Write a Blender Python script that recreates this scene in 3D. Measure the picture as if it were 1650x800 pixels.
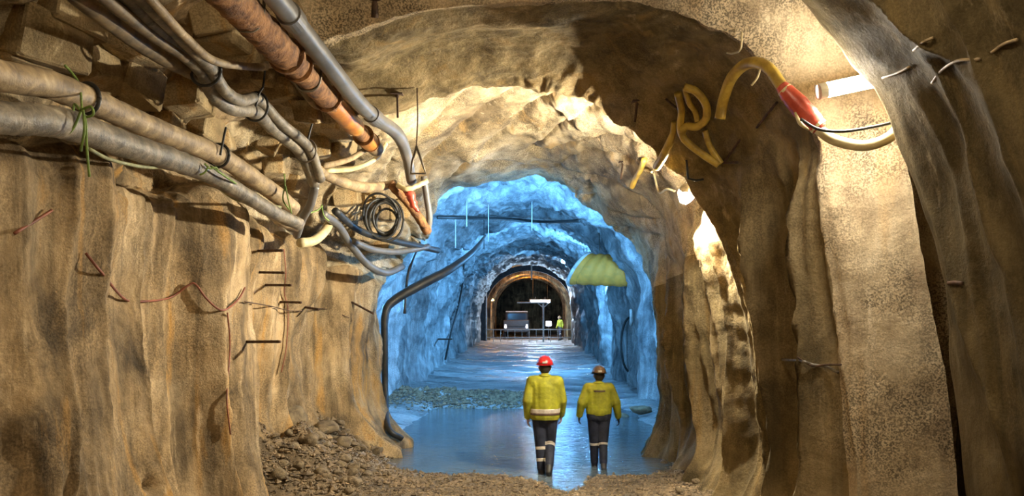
import bpy, bmesh, math, random
import numpy as np
from mathutils import Vector, Matrix
from mathutils.bvhtree import BVHTree

random.seed(7)
for o in list(bpy.data.objects):
    bpy.data.objects.remove(o, do_unlink=True)
SC = bpy.context.scene
COL = SC.collection

# ------------------------------------------------------------------ camera
FPX, VX, VY, CAMZ = 1400.0, 855.0, 505.0, 2.25
cam_d = bpy.data.cameras.new('camera')
cam = bpy.data.objects.new('camera', cam_d)
COL.objects.link(cam)
cam.location = (0, 0, CAMZ)
cam.rotation_euler = (math.pi / 2, 0, 0)
cam_d.sensor_width = 36.0
cam_d.lens = FPX / 1650.0 * 36.0
cam_d.shift_x = -(VX - 825.0) / 1650.0
cam_d.shift_y = (VY - 400.0) / 1650.0
cam_d.clip_end = 300
SC.camera = cam

# ------------------------------------------------------------------ world, exposure
w = bpy.data.worlds.new('world')
SC.world = w
w.use_nodes = True
w.node_tree.nodes['Background'].inputs[0].default_value = (0.010, 0.008, 0.005, 1)
w.node_tree.nodes['Background'].inputs[1].default_value = 1.0
SC.view_settings.view_transform = 'Standard'
SC.view_settings.look = 'None'
SC.view_settings.exposure = 2.85
SC.view_settings.gamma = 1.0
SC.view_settings.use_curve_mapping = False

# lamp strengths (radiance of the diffusers) and colours
WARM = (1.0, 0.82, 0.55)
COOL = (0.14, 0.47, 1.0)
L_FILL = 24.0      # added battens out of view that fill the near walls
L_NEAR = 46.0      # batten on the rib
L_SPOT = 3200.0     # small caged lamp
L_BLUE = 350.0     # gallery floodlights
L_FAR = 60.0       # bar lamp beyond the portal
L_ORANGE = 50.0    # sodium lamps beyond the portal

# ------------------------------------------------------------------ materials
def new_mat(name):
    m = bpy.data.materials.new(name)
    m.use_nodes = True
    nt = m.node_tree
    b = nt.nodes['Principled BSDF']
    return m, nt, b

def N(nt, t, **kw):
    n = nt.nodes.new(t)
    for k, v in kw.items():
        setattr(n, k, v)
    return n

def noise(nt, vec, scale, detail=6, rough=0.6, dist=0.0):
    n = N(nt, 'ShaderNodeTexNoise')
    n.inputs['Scale'].default_value = scale
    n.inputs['Detail'].default_value = detail
    n.inputs['Roughness'].default_value = rough
    n.inputs['Distortion'].default_value = dist
    nt.links.new(vec, n.inputs['Vector'])
    return n.outputs['Fac']

def ramp(nt, fac, stops):
    r = N(nt, 'ShaderNodeValToRGB')
    e = r.color_ramp.elements
    while len(e) < len(stops):
        e.new(0.5)
    for i, (p, c) in enumerate(stops):
        e[i].position = p
        e[i].color = c if len(c) == 4 else (*c, 1)
    nt.links.new(fac, r.inputs['Fac'])
    return r.outputs['Color']

def mix(nt, fac, a, b, mode='MIX'):
    n = N(nt, 'ShaderNodeMix', data_type='RGBA', blend_type=mode)
    if isinstance(fac, (int, float)):
        n.inputs[0].default_value = fac
    else:
        nt.links.new(fac, n.inputs[0])
    for s, v in ((6, a), (7, b)):
        if isinstance(v, tuple):
            n.inputs[s].default_value = v if len(v) == 4 else (*v, 1)
        else:
            nt.links.new(v, n.inputs[s])
    return n.outputs[2]

def coords(nt, scale=(1, 1, 1), kind='Object'):
    tc = N(nt, 'ShaderNodeTexCoord')
    mp = N(nt, 'ShaderNodeMapping')
    mp.inputs['Scale'].default_value = scale
    nt.links.new(tc.outputs[kind], mp.inputs['Vector'])
    return mp.outputs['Vector']

def bump(nt, b, h, strength, dist):
    bp = N(nt, 'ShaderNodeBump')
    bp.inputs['Strength'].default_value = strength
    bp.inputs['Distance'].default_value = dist
    nt.links.new(h, bp.inputs['Height'])
    nt.links.new(bp.outputs['Normal'], b.inputs['Normal'])

def G(v):
    return (v, v, v, 1)

def shotcrete(name, dark, mid, light, ochre, speck=0.35, streak=0.6, rough=0.85, spec_scale=55, spec=0.3):
    m, nt, b = new_mat(name)
    v = coords(nt)
    vs = coords(nt, (1.6, 1.6, 0.22))
    base = ramp(nt, noise(nt, v, 0.9, 8, 0.62, 0.4), [(0.36, dark), (0.50, mid), (0.66, light)])
    st = ramp(nt, noise(nt, vs, 2.6, 6, 0.65, 0.5), [(0.38, G(1 - streak)), (0.60, G(1.0))])
    c = mix(nt, 1.0, base, st, 'MULTIPLY')
    oc = ramp(nt, noise(nt, vs, 1.7, 5, 0.6, 0.8), [(0.56, G(0)), (0.68, G(0.85))])
    c = mix(nt, oc, c, ochre)
    pale = ramp(nt, noise(nt, vs, 3.1, 7, 0.7, 0.2), [(0.60, G(0)), (0.74, G(0.7))])
    c = mix(nt, pale, c, tuple(min(1, x * 1.25 + .05) for x in light))
    sp = ramp(nt, noise(nt, v, spec_scale, 3, 0.6), [(0.44, G(1 - speck)), (0.56, G(1.0))])
    msk = ramp(nt, noise(nt, v, 1.6, 4, 0.6), [(0.38, G(0.25)), (0.60, G(1.0))])
    c = mix(nt, msk, c, mix(nt, 1.0, c, sp, 'MULTIPLY'))
    nt.links.new(c, b.inputs['Base Color'])
    b.inputs['Roughness'].default_value = rough
    b.inputs['Specular IOR Level'].default_value = spec
    h1 = noise(nt, v, 7.0, 10, 0.7, 0.2)
    h2 = noise(nt, v, 38.0, 4, 0.7)
    ad = N(nt, 'ShaderNodeMath', operation='MULTIPLY_ADD')
    nt.links.new(h2, ad.inputs[0])
    ad.inputs[1].default_value = 0.28
    nt.links.new(h1, ad.inputs[2])
    bump(nt, b, ad.outputs[0], 0.7, 0.035)
    return m

def plain(name, c1, c2=None, scale=8, rough=0.6, metal=0.0, bmp=0.2, bdist=0.01, stretch=(1, 1, 1), lo=0.38, hi=0.62, c3=None):
    m, nt, b = new_mat(name)
    v = coords(nt, stretch)
    c2 = c2 or tuple(x * 0.6 for x in c1)
    f = noise(nt, v, scale, 6, 0.65, 0.3)
    stops = [(lo, c2), (hi, c1)]
    if c3:
        stops.append((min(1, hi + 0.08), c3))
    nt.links.new(ramp(nt, f, stops), b.inputs['Base Color'])
    b.inputs['Roughness'].default_value = rough
    b.inputs['Metallic'].default_value = metal
    if bmp:
        bump(nt, b, noise(nt, v, scale * 3, 5, 0.6), bmp, bdist)
    return m

def glow(name, col, strength):
    m, nt, b = new_mat(name)
    f = noise(nt, coords(nt), 3.0, 1)
    c = ramp(nt, f, [(0.0, col), (1.0, tuple(min(1.0, x * 1.02) for x in col))])
    b.inputs['Base Color'].default_value = (0.8, 0.8, 0.8, 1)
    nt.links.new(c, b.inputs['Emission Color'])
    b.inputs['Emission Strength'].default_value = strength
    return m

M = {}
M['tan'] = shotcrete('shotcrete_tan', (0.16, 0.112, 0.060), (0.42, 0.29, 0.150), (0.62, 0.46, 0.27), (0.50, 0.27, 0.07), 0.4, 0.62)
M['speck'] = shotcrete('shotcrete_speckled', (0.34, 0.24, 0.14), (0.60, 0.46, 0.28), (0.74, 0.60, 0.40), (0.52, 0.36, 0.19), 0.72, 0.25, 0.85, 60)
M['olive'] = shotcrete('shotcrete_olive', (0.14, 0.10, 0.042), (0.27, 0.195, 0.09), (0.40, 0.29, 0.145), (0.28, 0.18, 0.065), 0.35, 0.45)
M['dark'] = shotcrete('shotcrete_shade', (0.085, 0.062, 0.028), (0.15, 0.112, 0.054), (0.25, 0.19, 0.10), (0.16, 0.115, 0.05), 0.25, 0.35, spec=0.1)  # darker copy for the near right lining, its shade put into the colour
M['rock'] = shotcrete('roof_rock', (0.26, 0.19, 0.11), (0.54, 0.42, 0.25), (0.74, 0.61, 0.42), (0.46, 0.30, 0.13), 0.5, 0.4)
M['pale'] = shotcrete('shotcrete_pale', (0.14, 0.15, 0.155), (0.40, 0.41, 0.40), (0.66, 0.66, 0.64), (0.24, 0.25, 0.25), 0.4, 0.55, 0.55, 40, 0.5)
M['farrock'] = shotcrete('far_lining', (0.04, 0.03, 0.02), (0.24, 0.18, 0.10), (0.50, 0.38, 0.20), (0.10, 0.07, 0.04), 0.5, 0.7)
M['block'] = shotcrete('block_rock', (0.22, 0.15, 0.075), (0.42, 0.30, 0.15), (0.58, 0.44, 0.25), (0.46, 0.27, 0.09), 0.35, 0.3)
M['stone'] = plain('loose_stone', (0.25, 0.185, 0.105), (0.10, 0.072, 0.042), 6, 0.85, 0, 0.5, 0.03)
M['gravel'] = plain('gravel_chips', (0.26, 0.185, 0.105), (0.07, 0.05, 0.03), 9, 0.85, 0, 0.3, 0.01)
M['hose_tan'] = plain('mud_coated_hose', (0.40, 0.29, 0.16), (0.17, 0.12, 0.07), 7, 0.6, 0, 0.5, 0.015, c3=(0.54, 0.42, 0.26))
M['hose_grey'] = plain('grey_dusty_hose', (0.27, 0.225, 0.165), (0.10, 0.085, 0.065), 8, 0.55, 0, 0.5, 0.015, c3=(0.42, 0.36, 0.27))
M['hose_brown'] = plain('brown_hose', (0.24, 0.165, 0.085), (0.10, 0.07, 0.04), 6, 0.65, 0, 0.3, 0.01)
M['duct_grey'] = plain('smooth_grey_pipe', (0.16, 0.15, 0.14), (0.10, 0.095, 0.09), 3, 0.42, 0.0, 0.1, 0.005)
M['rust'] = plain('rusty_steel', (0.36, 0.17, 0.06), (0.12, 0.055, 0.025), 9, 0.8, 0.1, 0.8, 0.02, c3=(0.44, 0.25, 0.11))
M['orange'] = plain('orange_pipe', (0.62, 0.25, 0.035), (0.36, 0.12, 0.02), 5, 0.45, 0, 0.2, 0.006)
M['yellow'] = plain('yellow_hose', (0.62, 0.43, 0.07), (0.34, 0.22, 0.04), 5, 0.45, 0, 0.15, 0.006)
M['cream'] = plain('cream_hose', (0.70, 0.60, 0.36), (0.48, 0.38, 0.19), 5, 0.4, 0, 0.1, 0.005)
M['red'] = plain('red_sleeve', (0.62, 0.10, 0.06), (0.42, 0.05, 0.03), 6, 0.35, 0, 0.2, 0.006)
M['redcord'] = plain('red_brown_cord', (0.30, 0.09, 0.045), (0.16, 0.05, 0.03), 9, 0.6)
M['black'] = plain('black_rubber', (0.035, 0.033, 0.03), (0.015, 0.015, 0.014), 6, 0.5)
M['steel'] = plain('dull_steel', (0.28, 0.25, 0.20), (0.12, 0.10, 0.08), 9, 0.5, 0.6, 0.2, 0.004)
M['rebar'] = plain('rebar_rust', (0.13, 0.07, 0.04), (0.05, 0.03, 0.02), 14, 0.8, 0.3, 0.3, 0.004)
M['green'] = plain('green_cord', (0.22, 0.33, 0.07), (0.11, 0.17, 0.04), 12, 0.7)
M['greencable'] = plain('green_grey_cable', (0.33, 0.33, 0.17), (0.18, 0.18, 0.09), 12, 0.7)
M['white'] = plain('white_plastic', (0.72, 0.70, 0.66), (0.52, 0.50, 0.46), 5, 0.45, 0, 0.05, 0.002)
M['ductolive'] = plain('yellow_duct_fabric', (0.95, 0.36, 0.045), (0.70, 0.28, 0.04), 3, 0.7, 0, 0.4, 0.03)
M['whiteframe'] = plain('white_painted_steel', (0.62, 0.62, 0.60), (0.42, 0.42, 0.40), 6, 0.5)
M['darksteel'] = plain('dark_steel', (0.045, 0.05, 0.055), (0.02, 0.022, 0.025), 6, 0.6, 0.3)
M['truck'] = plain('truck_paint', (0.03, 0.033, 0.038), (0.015, 0.017, 0.02), 5, 0.5)
M['glass'] = plain('dark_glass', (0.02, 0.03, 0.04), (0.015, 0.02, 0.03), 4, 0.1, 0, 0)
M['hivis'] = plain('hi_vis_yellow', (0.34, 0.33, 0.010), (0.20, 0.195, 0.008), 7, 0.75, 0, 0.35, 0.02)
M['navy'] = plain('navy_cloth', (0.018, 0.022, 0.045), (0.009, 0.011, 0.022), 7, 0.8, 0, 0.35, 0.02)
M['tape'] = plain('reflective_tape', (0.62, 0.55, 0.46), (0.44, 0.38, 0.32), 14, 0.35, 0.1, 0.05, 0.002)
M['tapedark'] = plain('dark_tape', (0.10, 0.05, 0.03), (0.05, 0.03, 0.02), 12, 0.7)
M['skin'] = plain('skin', (0.48, 0.28, 0.19), (0.38, 0.21, 0.14), 9, 0.6, 0, 0.05, 0.002)
M['hair'] = plain('dark_hair', (0.03, 0.02, 0.012), (0.015, 0.01, 0.006), 30, 0.7, 0, 0.5, 0.005)
M['redhat'] = plain('red_helmet', (0.60, 0.02, 0.02), (0.42, 0.01, 0.012), 5, 0.3, 0, 0.02, 0.001)
M['brownhat'] = plain('brown_helmet', (0.22, 0.12, 0.06), (0.12, 0.07, 0.035), 6, 0.4, 0, 0.05, 0.001)
M['whitehat'] = plain('pale_helmet_band', (0.52, 0.47, 0.40), (0.36, 0.32, 0.27), 8, 0.5, 0, 0.05, 0.001)
M['boot'] = plain('black_boot', (0.022, 0.020, 0.018), (0.010, 0.009, 0.008), 10, 0.5, 0, 0.2, 0.004)
M['fill_back'] = glow('fill_glow_back', WARM, L_FILL)
M['fill_crown'] = glow('fill_glow_crown', WARM, L_FILL * .5)
M['lamp_near'] = glow('lamp_glow_rib', (1.0, 0.93, 0.80), L_NEAR)
M['lamp_spot'] = glow('lamp_glow_caged', (1.0, 0.90, 0.70), L_SPOT)
M['lamp_blue'] = glow('lamp_glow_gallery', COOL, L_BLUE)
M['lamp_far'] = glow('lamp_glow_bar', (0.45, 0.70, 1.0), L_FAR)
M['lamp_orange'] = glow('lamp_glow_sodium', (1.0, 0.42, 0.06), L_ORANGE)
M['headlight'] = glow('headlight_glow', (0.85, 0.85, 1.0), 1.2)

def ground_mat():
    m, nt, b = new_mat('gravel_ground')
    v = coords(nt)
    base = ramp(nt, noise(nt, v, 1.3, 8, 0.65, 0.3), [(0.34, (0.08, 0.057, 0.032)), (0.5, (0.19, 0.133, 0.072)), (0.66, (0.32, 0.225, 0.125))])
    vo = N(nt, 'ShaderNodeTexVoronoi')
    vo.inputs['Scale'].default_value = 30
    nt.links.new(v, vo.inputs['Vector'])
    chips = ramp(nt, vo.outputs['Color'], [(0.2, G(0.45)), (0.8, G(1.25))])
    c = mix(nt, 0.75, base, mix(nt, 1.0, base, chips, 'MULTIPLY'))
    silt = ramp(nt, noise(nt, coords(nt, (0.6, 1.2, 1)), 0.9, 7, 0.65, 0.4), [(0.36, (0.10, 0.11, 0.11)), (0.52, (0.34, 0.35, 0.34)), (0.66, (0.52, 0.52, 0.50))])
    silt = mix(nt, 0.5, silt, mix(nt, 1.0, silt, chips, 'MULTIPLY'))
    wet = ramp(nt, noise(nt, coords(nt, (0.5, 1.0, 1)), 0.8, 4, 0.5), [(0.44, G(0.22)), (0.60, G(0.8))])
    # standing damp only past the tyre-worn middle of the tunnel
    sep = N(nt, 'ShaderNodeSeparateXYZ')
    nt.links.new(v, sep.inputs[0])
    mr = N(nt, 'ShaderNodeMapRange')
    mr.inputs['From Min'].default_value = 12.0
    mr.inputs['From Max'].default_value = 15.0
    nt.links.new(sep.outputs['Y'], mr.inputs['Value'])
    nt.links.new(mix(nt, mr.outputs['Result'], c, silt), b.inputs['Base Color'])
    rr = mix(nt, mr.outputs['Result'], G(0.85), wet)
    nt.links.new(rr, b.inputs['Roughness'])
    h = noise(nt, v, 16, 8, 0.75)
    bump(nt, b, h, 0.8, 0.05)
    return m

def water_mat():
    m, nt, b = new_mat('shallow_water')
    v = coords(nt, (1.0, 0.55, 1))
    c = ramp(nt, noise(nt, v, 0.7, 3), [(0.35, (0.07, 0.10, 0.11)), (0.65, (0.15, 0.18, 0.19))])
    nt.links.new(c, b.inputs['Base Color'])
    b.inputs['Roughness'].default_value = 0.06
    b.inputs['IOR'].default_value = 1.33
    b.inputs['Specular IOR Level'].default_value = 1.0
    h1 = noise(nt, coords(nt, (1.0, 1.5, 1)), 6.0, 4, 0.6, 0.3)
    bump(nt, b, h1, 0.42, 0.04)
    return m
M['ground'] = ground_mat()
M['water'] = water_mat()

# ------------------------------------------------------------------ mesh helpers
def link(name, me, mats, parent=None, smooth=True):
    if not isinstance(mats, (list, tuple)):
        mats = [mats]
    for k in mats:
        me.materials.append(M[k] if isinstance(k, str) else k)
    if smooth:
        me.polygons.foreach_set('use_smooth', [True] * len(me.polygons))
    o = bpy.data.objects.new(name, me)
    COL.objects.link(o)
    if parent is not None:
        o.parent = parent
    return o

def from_bm(name, bm, mats, parent=None, smooth=True):
    me = bpy.data.meshes.new(name)
    bm.normal_update()
    bm.to_mesh(me)
    bm.free()
    return link(name, me, mats, parent, smooth)

def tag(o, label, cat, group=None, kind=None):
    if label:
        o['label'] = label
    if cat:
        o['category'] = cat
    if group:
        o['group'] = group
    if kind:
        o['kind'] = kind
    return o

def empty(name, loc, label, cat, group=None, rot=(0, 0, 0)):
    o = bpy.data.objects.new(name, None)
    COL.objects.link(o)
    o.location = loc
    o.rotation_euler = rot
    o.empty_display_size = 0.2
    return tag(o, label, cat, group)

def add_box(bm, c, s, rot=None, bev=0.0):
    r = bmesh.ops.create_cube(bm, size=1.0)
    vs = r['verts']
    bmesh.ops.scale(bm, vec=s, verts=vs)
    if bev:
        es = list({e for v in vs for e in v.link_edges})
        g = bmesh.ops.bevel(bm, geom=es, offset=bev, segments=2, affect='EDGES', profile=0.6)
        vs = list({v for f in g['faces'] for v in f.verts} | {v for v in vs if v.is_valid})
    if rot is not None:
        bmesh.ops.transform(bm, matrix=rot.to_4x4(), verts=vs)
    bmesh.ops.translate(bm, vec=c, verts=vs)
    return vs

def add_cyl(bm, a, b, r1, r2=None, seg=16, caps=True):
    a, b = Vector(a), Vector(b)
    d = b - a
    r2 = r1 if r2 is None else r2
    rot = Vector((0, 0, 1)).rotation_difference(d.normalized()).to_matrix().to_4x4()
    r = bmesh.ops.create_cone(bm, cap_ends=caps, segments=seg, radius1=r1, radius2=r2, depth=d.length,
                              matrix=Matrix.Translation((a + b) / 2) @ rot)
    return r['verts']

def add_ball(bm, c, r, s=(1, 1, 1), u=16, v=10, rot=None):
    g = bmesh.ops.create_uvsphere(bm, u_segments=u, v_segments=v, radius=r)
    bmesh.ops.scale(bm, vec=s, verts=g['verts'])
    if rot is not None:
        bmesh.ops.transform(bm, matrix=rot.to_4x4(), verts=g['verts'])
    bmesh.ops.translate(bm, vec=c, verts=g['verts'])
    return g['verts']

def catmull(pts, n=8):
    pts = [np.array(p, float) for p in pts]
    if len(pts) < 3:
        return [pts[0] + (pts[1] - pts[0]) * t for t in np.linspace(0, 1, n + 1)]
    P = [2 * pts[0] - pts[1]] + pts + [2 * pts[-1] - pts[-2]]
    out = []
    for i in range(1, len(P) - 2):
        p0, p1, p2, p3 = P[i - 1], P[i], P[i + 1], P[i + 2]
        for t in np.linspace(0, 1, n, endpoint=False):
            out.append(0.5 * (2 * p1 + (p2 - p0) * t + (2 * p0 - 5 * p1 + 4 * p2 - p3) * t * t + (3 * p1 - p0 - 3 * p2 + p3) * t ** 3))
    out.append(pts[-1])
    return out

def add_tube(bm, pts, r, seg=14, n=8, wob=0.0, closed=False, spline=True):
    """tube through pts; r is a number or a list of radii given at the control points"""
    k = len(pts)
    path = catmull(pts, n) if spline else [np.array(p, float) for p in pts]
    if isinstance(r, (list, tuple)):
        rr = np.interp(np.linspace(0, k - 1, len(path)), range(k), r)
    else:
        rr = np.full(len(path), r)
    path = [Vector(p) for p in path]
    t = (path[1] - path[0]).normalized()
    nrm = t.orthogonal().normalized()
    rings = []
    for i, p in enumerate(path):
        a = path[max(0, i - 1)]
        b = path[min(len(path) - 1, i + 1)]
        t2 = (b - a).normalized()
        nrm = (nrm - t2 * nrm.dot(t2)).normalized()
        bn = t2.cross(nrm)
        ring = []
        for j in range(seg):
            an = 2 * math.pi * j / seg
            rad = rr[i] * (1 + (wob * math.sin(i * 1.7 + j * 0.9) * 0.5 + random.uniform(-wob, wob) * 0.5 if wob else 0))
            ring.append(bm.verts.new(p + (nrm * math.cos(an) + bn * math.sin(an)) * rad))
        rings.append(ring)
    for i in range(len(rings) - 1):
        for j in range(seg):
            bm.faces.new((rings[i][j], rings[i][(j + 1) % seg], rings[i + 1][(j + 1) % seg], rings[i + 1][j]))
    bm.faces.new(rings[0][::-1])
    bm.faces.new(rings[-1])

def tube(name, pts, r, mat, parent=None, seg=14, n=8, wob=0.0, spline=True):
    bm = bmesh.new()
    add_tube(bm, pts, r, seg, n, wob, spline=spline)
    return from_bm(name, bm, mat, parent)

def P(px, py, Y):
    """a point at distance Y in front of the camera, by the photograph's coordinates"""
    return Vector(((px - VX) / FPX * Y, Y, CAMZ - (py - VY) / FPX * Y))

# ------------------------------------------------------------------ gradient noise (numpy)
_rng = np.random.RandomState(3)
_perm = _rng.permutation(256)
_perm = np.concatenate([_perm, _perm, _perm])
_grad = _rng.normal(size=(256, 3))
_grad /= np.linalg.norm(_grad, axis=1)[:, None]
_perm = _perm.astype(np.int32)
_gx, _gy, _gz = [np.ascontiguousarray(_grad[:, k]).astype(np.float32) for k in range(3)]

def perlin(x, y, z):
    x, y, z = np.broadcast_arrays(np.asarray(x, np.float32), np.asarray(y, np.float32), np.asarray(z, np.float32))
    zc = z.size > 0 and float(z.min()) == float(z.max()) and float(z.flat[0]) % 1 == 0
    xi, yi, zi = np.floor(x).astype(np.int32), np.floor(y).astype(np.int32), np.floor(z).astype(np.int32)
    xf, yf, zf = x - xi, y - yi, z - zi
    fade = lambda t: t * t * t * (t * (t * 6 - 15) + 10)
    u, v, w_ = fade(xf), fade(yf), fade(zf)
    xa, xb = _perm[xi & 255], _perm[(xi + 1) & 255]
    y0, y1 = yi & 255, (yi + 1) & 255
    z0, z1 = zi & 255, (zi + 1) & 255
    def g(h, dx, dy, dz):
        r = _gx[h] * (xf - dx)
        r += _gy[h] * (yf - dy)
        if not zc:
            r += _gz[h] * (zf - dz)
        return r
    L = lambda a, b, t: a + (b - a) * t
    h00, h10, h01, h11 = _perm[xa + y0], _perm[xb + y0], _perm[xa + y1], _perm[xb + y1]
    lo = L(L(g(_perm[h00 + z0], 0, 0, 0), g(_perm[h10 + z0], 1, 0, 0), u), L(g(_perm[h01 + z0], 0, 1, 0), g(_perm[h11 + z0], 1, 1, 0), u), v)
    if zc:
        return lo * 1.5
    hi = L(L(g(_perm[h00 + z1], 0, 0, 1), g(_perm[h10 + z1], 1, 0, 1), u), L(g(_perm[h01 + z1], 0, 1, 1), g(_perm[h11 + z1], 1, 1, 1), u), v)
    return L(lo, hi, w_) * 1.5

def fbm(x, y, z, octv=4, gain=0.5):
    a, s, f = 1.0, 0.0, 1.0
    for i in range(octv):
        s = s + a * perlin(x * f + 17 * i, y * f + 5 * i, z * f)
        a *= gain
        f *= 2.03
    return s

def sstep(a, b, x):
    t = np.clip((np.asarray(x, float) - a) / (b - a), 0, 1)
    return t * t * (3 - 2 * t)

# ------------------------------------------------------------------ tunnel shell
L1 = [(-3.30, -.15), (-3.42, 1.1), (-3.50, 2.3), (-3.45, 3.35), (-3.98, 3.48), (-4.0, 4.2), (-3.2, 4.88)]
L2 = [(-3.75, -.15), (-3.88, 1.1), (-3.85, 2.2), (-3.70, 3.22), (-4.2, 3.35), (-4.05, 4.05), (-3.2, 4.7)]
LD = [(-2.75, -.15), (-2.82, 1.1), (-2.80, 2.0), (-2.70, 2.72), (-2.45, 2.98), (-2.05, 3.18), (-1.68, 3.48)]
RA = [(-2.2, 5.2), (-1.1, 5.5), (0, 5.62), (1.0, 5.5), (1.65, 5.15), (2.12, 4.78), (2.56, 4.24), (2.92, 3.70), (3.27, 2.6), (3.44, 1.3), (3.6, -.15)]
RG = [(-2.2, 5.2), (-1.1, 5.6), (0, 5.95), (1.2, 5.95), (2.1, 5.6), (2.7, 5.2), (3.3, 4.7), (3.8, 4.0), (4.1, 2.6), (4.2, 1.3), (4.2, -.15)]
RB = [(-2.2, 5.2), (-1.1, 5.6), (0, 5.95), (1.2, 5.95), (2.1, 5.6), (2.7, 5.2), (3.12, 4.5), (3.35, 3.75), (3.54, 2.6), (3.76, 1.3), (3.9, -.15)]
RC = [(-1.95, 4.75), (-1.2, 4.93), (-.1, 5.07), (.8, 5.05), (1.4, 4.9), (1.95, 4.66), (2.5, 4.03), (2.78, 3.5), (2.93, 2.6), (2.97, 1.3), (3.05, -.15)]
RC2 = [(-1.95, 4.75), (-.95, 5.09), (-.1, 5.10), (.45, 5.0), (1.0, 4.72), (1.45, 4.32), (1.9, 3.85), (2.2, 3.1), (2.38, 2.1), (2.50, 1.1), (2.85, -.15)]
RD = [(-2.1, 4.85), (-1.1, 5.35), (-.1, 5.42), (.6, 5.32), (1.25, 5.02), (1.75, 4.62), (2.12, 4.0), (2.28, 3.15), (2.40, 2.1), (2.50, 1.1), (2.8, -.15)]
RD2 = [(-1.56, 4.16), (-1.0, 4.5), (.1, 4.52), (.6, 4.42), (1.0, 4.2), (1.5, 3.65), (1.92, 3.15), (2.18, 2.6), (2.28, 2.0), (2.32, 1.1), (2.40, -.15)]
LE = [(-3.75, -.15), (-3.8, 1.1), (-3.72, 2.2), (-3.5, 3.1), (-3.2, 3.7), (-2.85, 4.2), (-2.4, 4.7)]
RE = [(-1.8, 5.1), (-1.0, 5.4), (0, 5.5), (.8, 5.4), (1.5, 5.1), (2.1, 4.65), (2.6, 4.1), (2.95, 3.3), (3.1, 2.2), (3.15, 1.1), (3.2, -.15)]

def grow(prof, d, lo=0, z0=1.5):
    out = []
    for x, z in prof:
        zz = z - z0
        L = math.hypot(x, max(zz, 0)) or 1
        out.append((x + d * x / L, z + d * max(zz, 0) / L))
    return out

E0 = LE + RE
E1 = grow(E0, -0.25)
E2 = grow(E0, 0.12)
PF = [(-3.3, -.1), (-3.35, 1.1), (-3.3, 2.2), (-3.1, 3.0), (-2.85, 3.6), (-2.45, 4.15), (-1.95, 4.65), (-1.4, 5.05), (-.75, 5.3), (0, 5.38),
      (.7, 5.3), (1.35, 5.05), (1.9, 4.65), (2.4, 4.1), (2.8, 3.4), (3.05, 2.3), (3.1, 1.1), (3.1, -.1)]
STN = [  # (Y, profile, rows up to the next station)
    (-6.0, L1 + RA, 24), (4.2, L1 + RA, 110), (6.92, L1 + RA, 8), (7.0, L1 + RG, 10), (7.30, L1 + RG, 8, .95), (7.40, L1 + RB, 12, .90), (7.72, L1 + RB, 44, .04),
    (7.92, L1 + RC, 90), (9.95, L1 + RC2, 20), (10.12, L1 + RD, 10), (10.24, L1 + RD, 16),
    (10.5, L2 + RD, 150), (15.2, LD + RD2, 30), (15.9, E0, 120), (21.5, E2, 20), (22.3, E1, 70),
    (26.5, E2, 20), (27.2, E1, 70), (33.0, E2, 16), (34.0, E1, 60), (42.0, E0, 16), (42.8, E1, 60), (57.5, E1, 16), (58.5, PF, 60), (84.0, PF, 0)]
CPS = 24
NC = 17 * CPS + 1

def profile(ctrl):
    return np.array(catmull(ctrl, CPS))

rowsY, rowsP, row_sec, row_dy = [], [], [], []
for i in range(len(STN) - 1):
    ya, pa, n = STN[i][:3]
    yb, pb, _ = STN[i + 1][:3]
    da, db = (STN[i][3] if len(STN[i]) > 3 else 0), (STN[i + 1][3] if len(STN[i + 1]) > 3 else 0)
    A_, B_ = profile(pa), profile(pb)
    for k in range(n):
        t = k / n
        ts = t if n > 60 else t * t * (3 - 2 * t)
        rowsY.append(ya + (yb - ya) * t)
        rowsP.append(A_ + (B_ - A_) * ts)
        row_sec.append(i)
        row_dy.append(da + (db - da) * t)
rowsY.append(STN[-1][0]); rowsP.append(profile(STN[-1][1])); row_sec.append(len(STN) - 2); row_dy.append(0)
NR = len(rowsY)
PX = np.array([p[:, 0] for p in rowsP]); PZ = np.array([p[:, 1] for p in rowsP])
PY = np.repeat(np.array(rowsY)[:, None], NC, 1)
SECT = np.array(row_sec)
U = np.repeat((np.arange(NC) / CPS)[None], NR, 0)

PY = PY + np.array(row_dy)[:, None] * sstep(12.0, 13.2, U)

def floor_rise(y):
    return 0.32 * sstep(18, 58, y)
PZ = PZ + floor_rise(PY)
tx = np.gradient(PX, axis=1); tz = np.gradient(PZ, axis=1)
ln = np.hypot(tx, tz) + 1e-9
nx, nz = tz / ln, -tx / ln

near = 1 - sstep(15.0, 16.2, PY)
leftw = 1 - sstep(3.0, 4.2, U)
rightw = sstep(13.0, 14.5, U)
crown = (1 - leftw) * (1 - rightw)
# hanging folds of sprayed concrete on the walls
warp = 0.22 * perlin(PY * .7, PZ * .32, 3.0) + 0.05 * perlin(PY * 2.3, PZ * .9, 7.0)
q = PY + warp
r1 = 1 - np.abs(perlin(q * 1.05, PZ * .07 + .3, 1.5 + (U > 8) * 9))
r2 = 1 - np.abs(perlin(q * 2.6, PZ * .16, 4.5 + (U > 8) * 9))
r3 = 1 - np.abs(perlin(q * 4.6, PZ * .12, 14.5))
fold = 0.42 * (r1 ** 4 - .4) + 0.10 * (r2 ** 4 - .4)
aa = 1 - sstep(6.6, 7.0, np.repeat(np.array(rowsY)[:, None], NC, 1))
d = fold * (leftw * 1.05 + rightw * (1 - .55 * aa)) * near
d += rightw * (1 - aa) * near * (0.10 * (r2 ** 4 - .4) + 0.075 * (r3 ** 4 - .4))
# near right lining: broad bulges that follow the arch
d += rightw * aa * 0.10 * fbm(PY * 0.9, PZ * .7, 21.0, 3) + crown * aa * 0.08 * fbm(PY * .8, U * .9, 12.0, 3)
bulge = (1 - np.abs(perlin(PY * 1.15 + .25 * U, U * .25, 33.0))) ** 4
d += (U > 9) * aa * 0.13 * bulge
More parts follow.
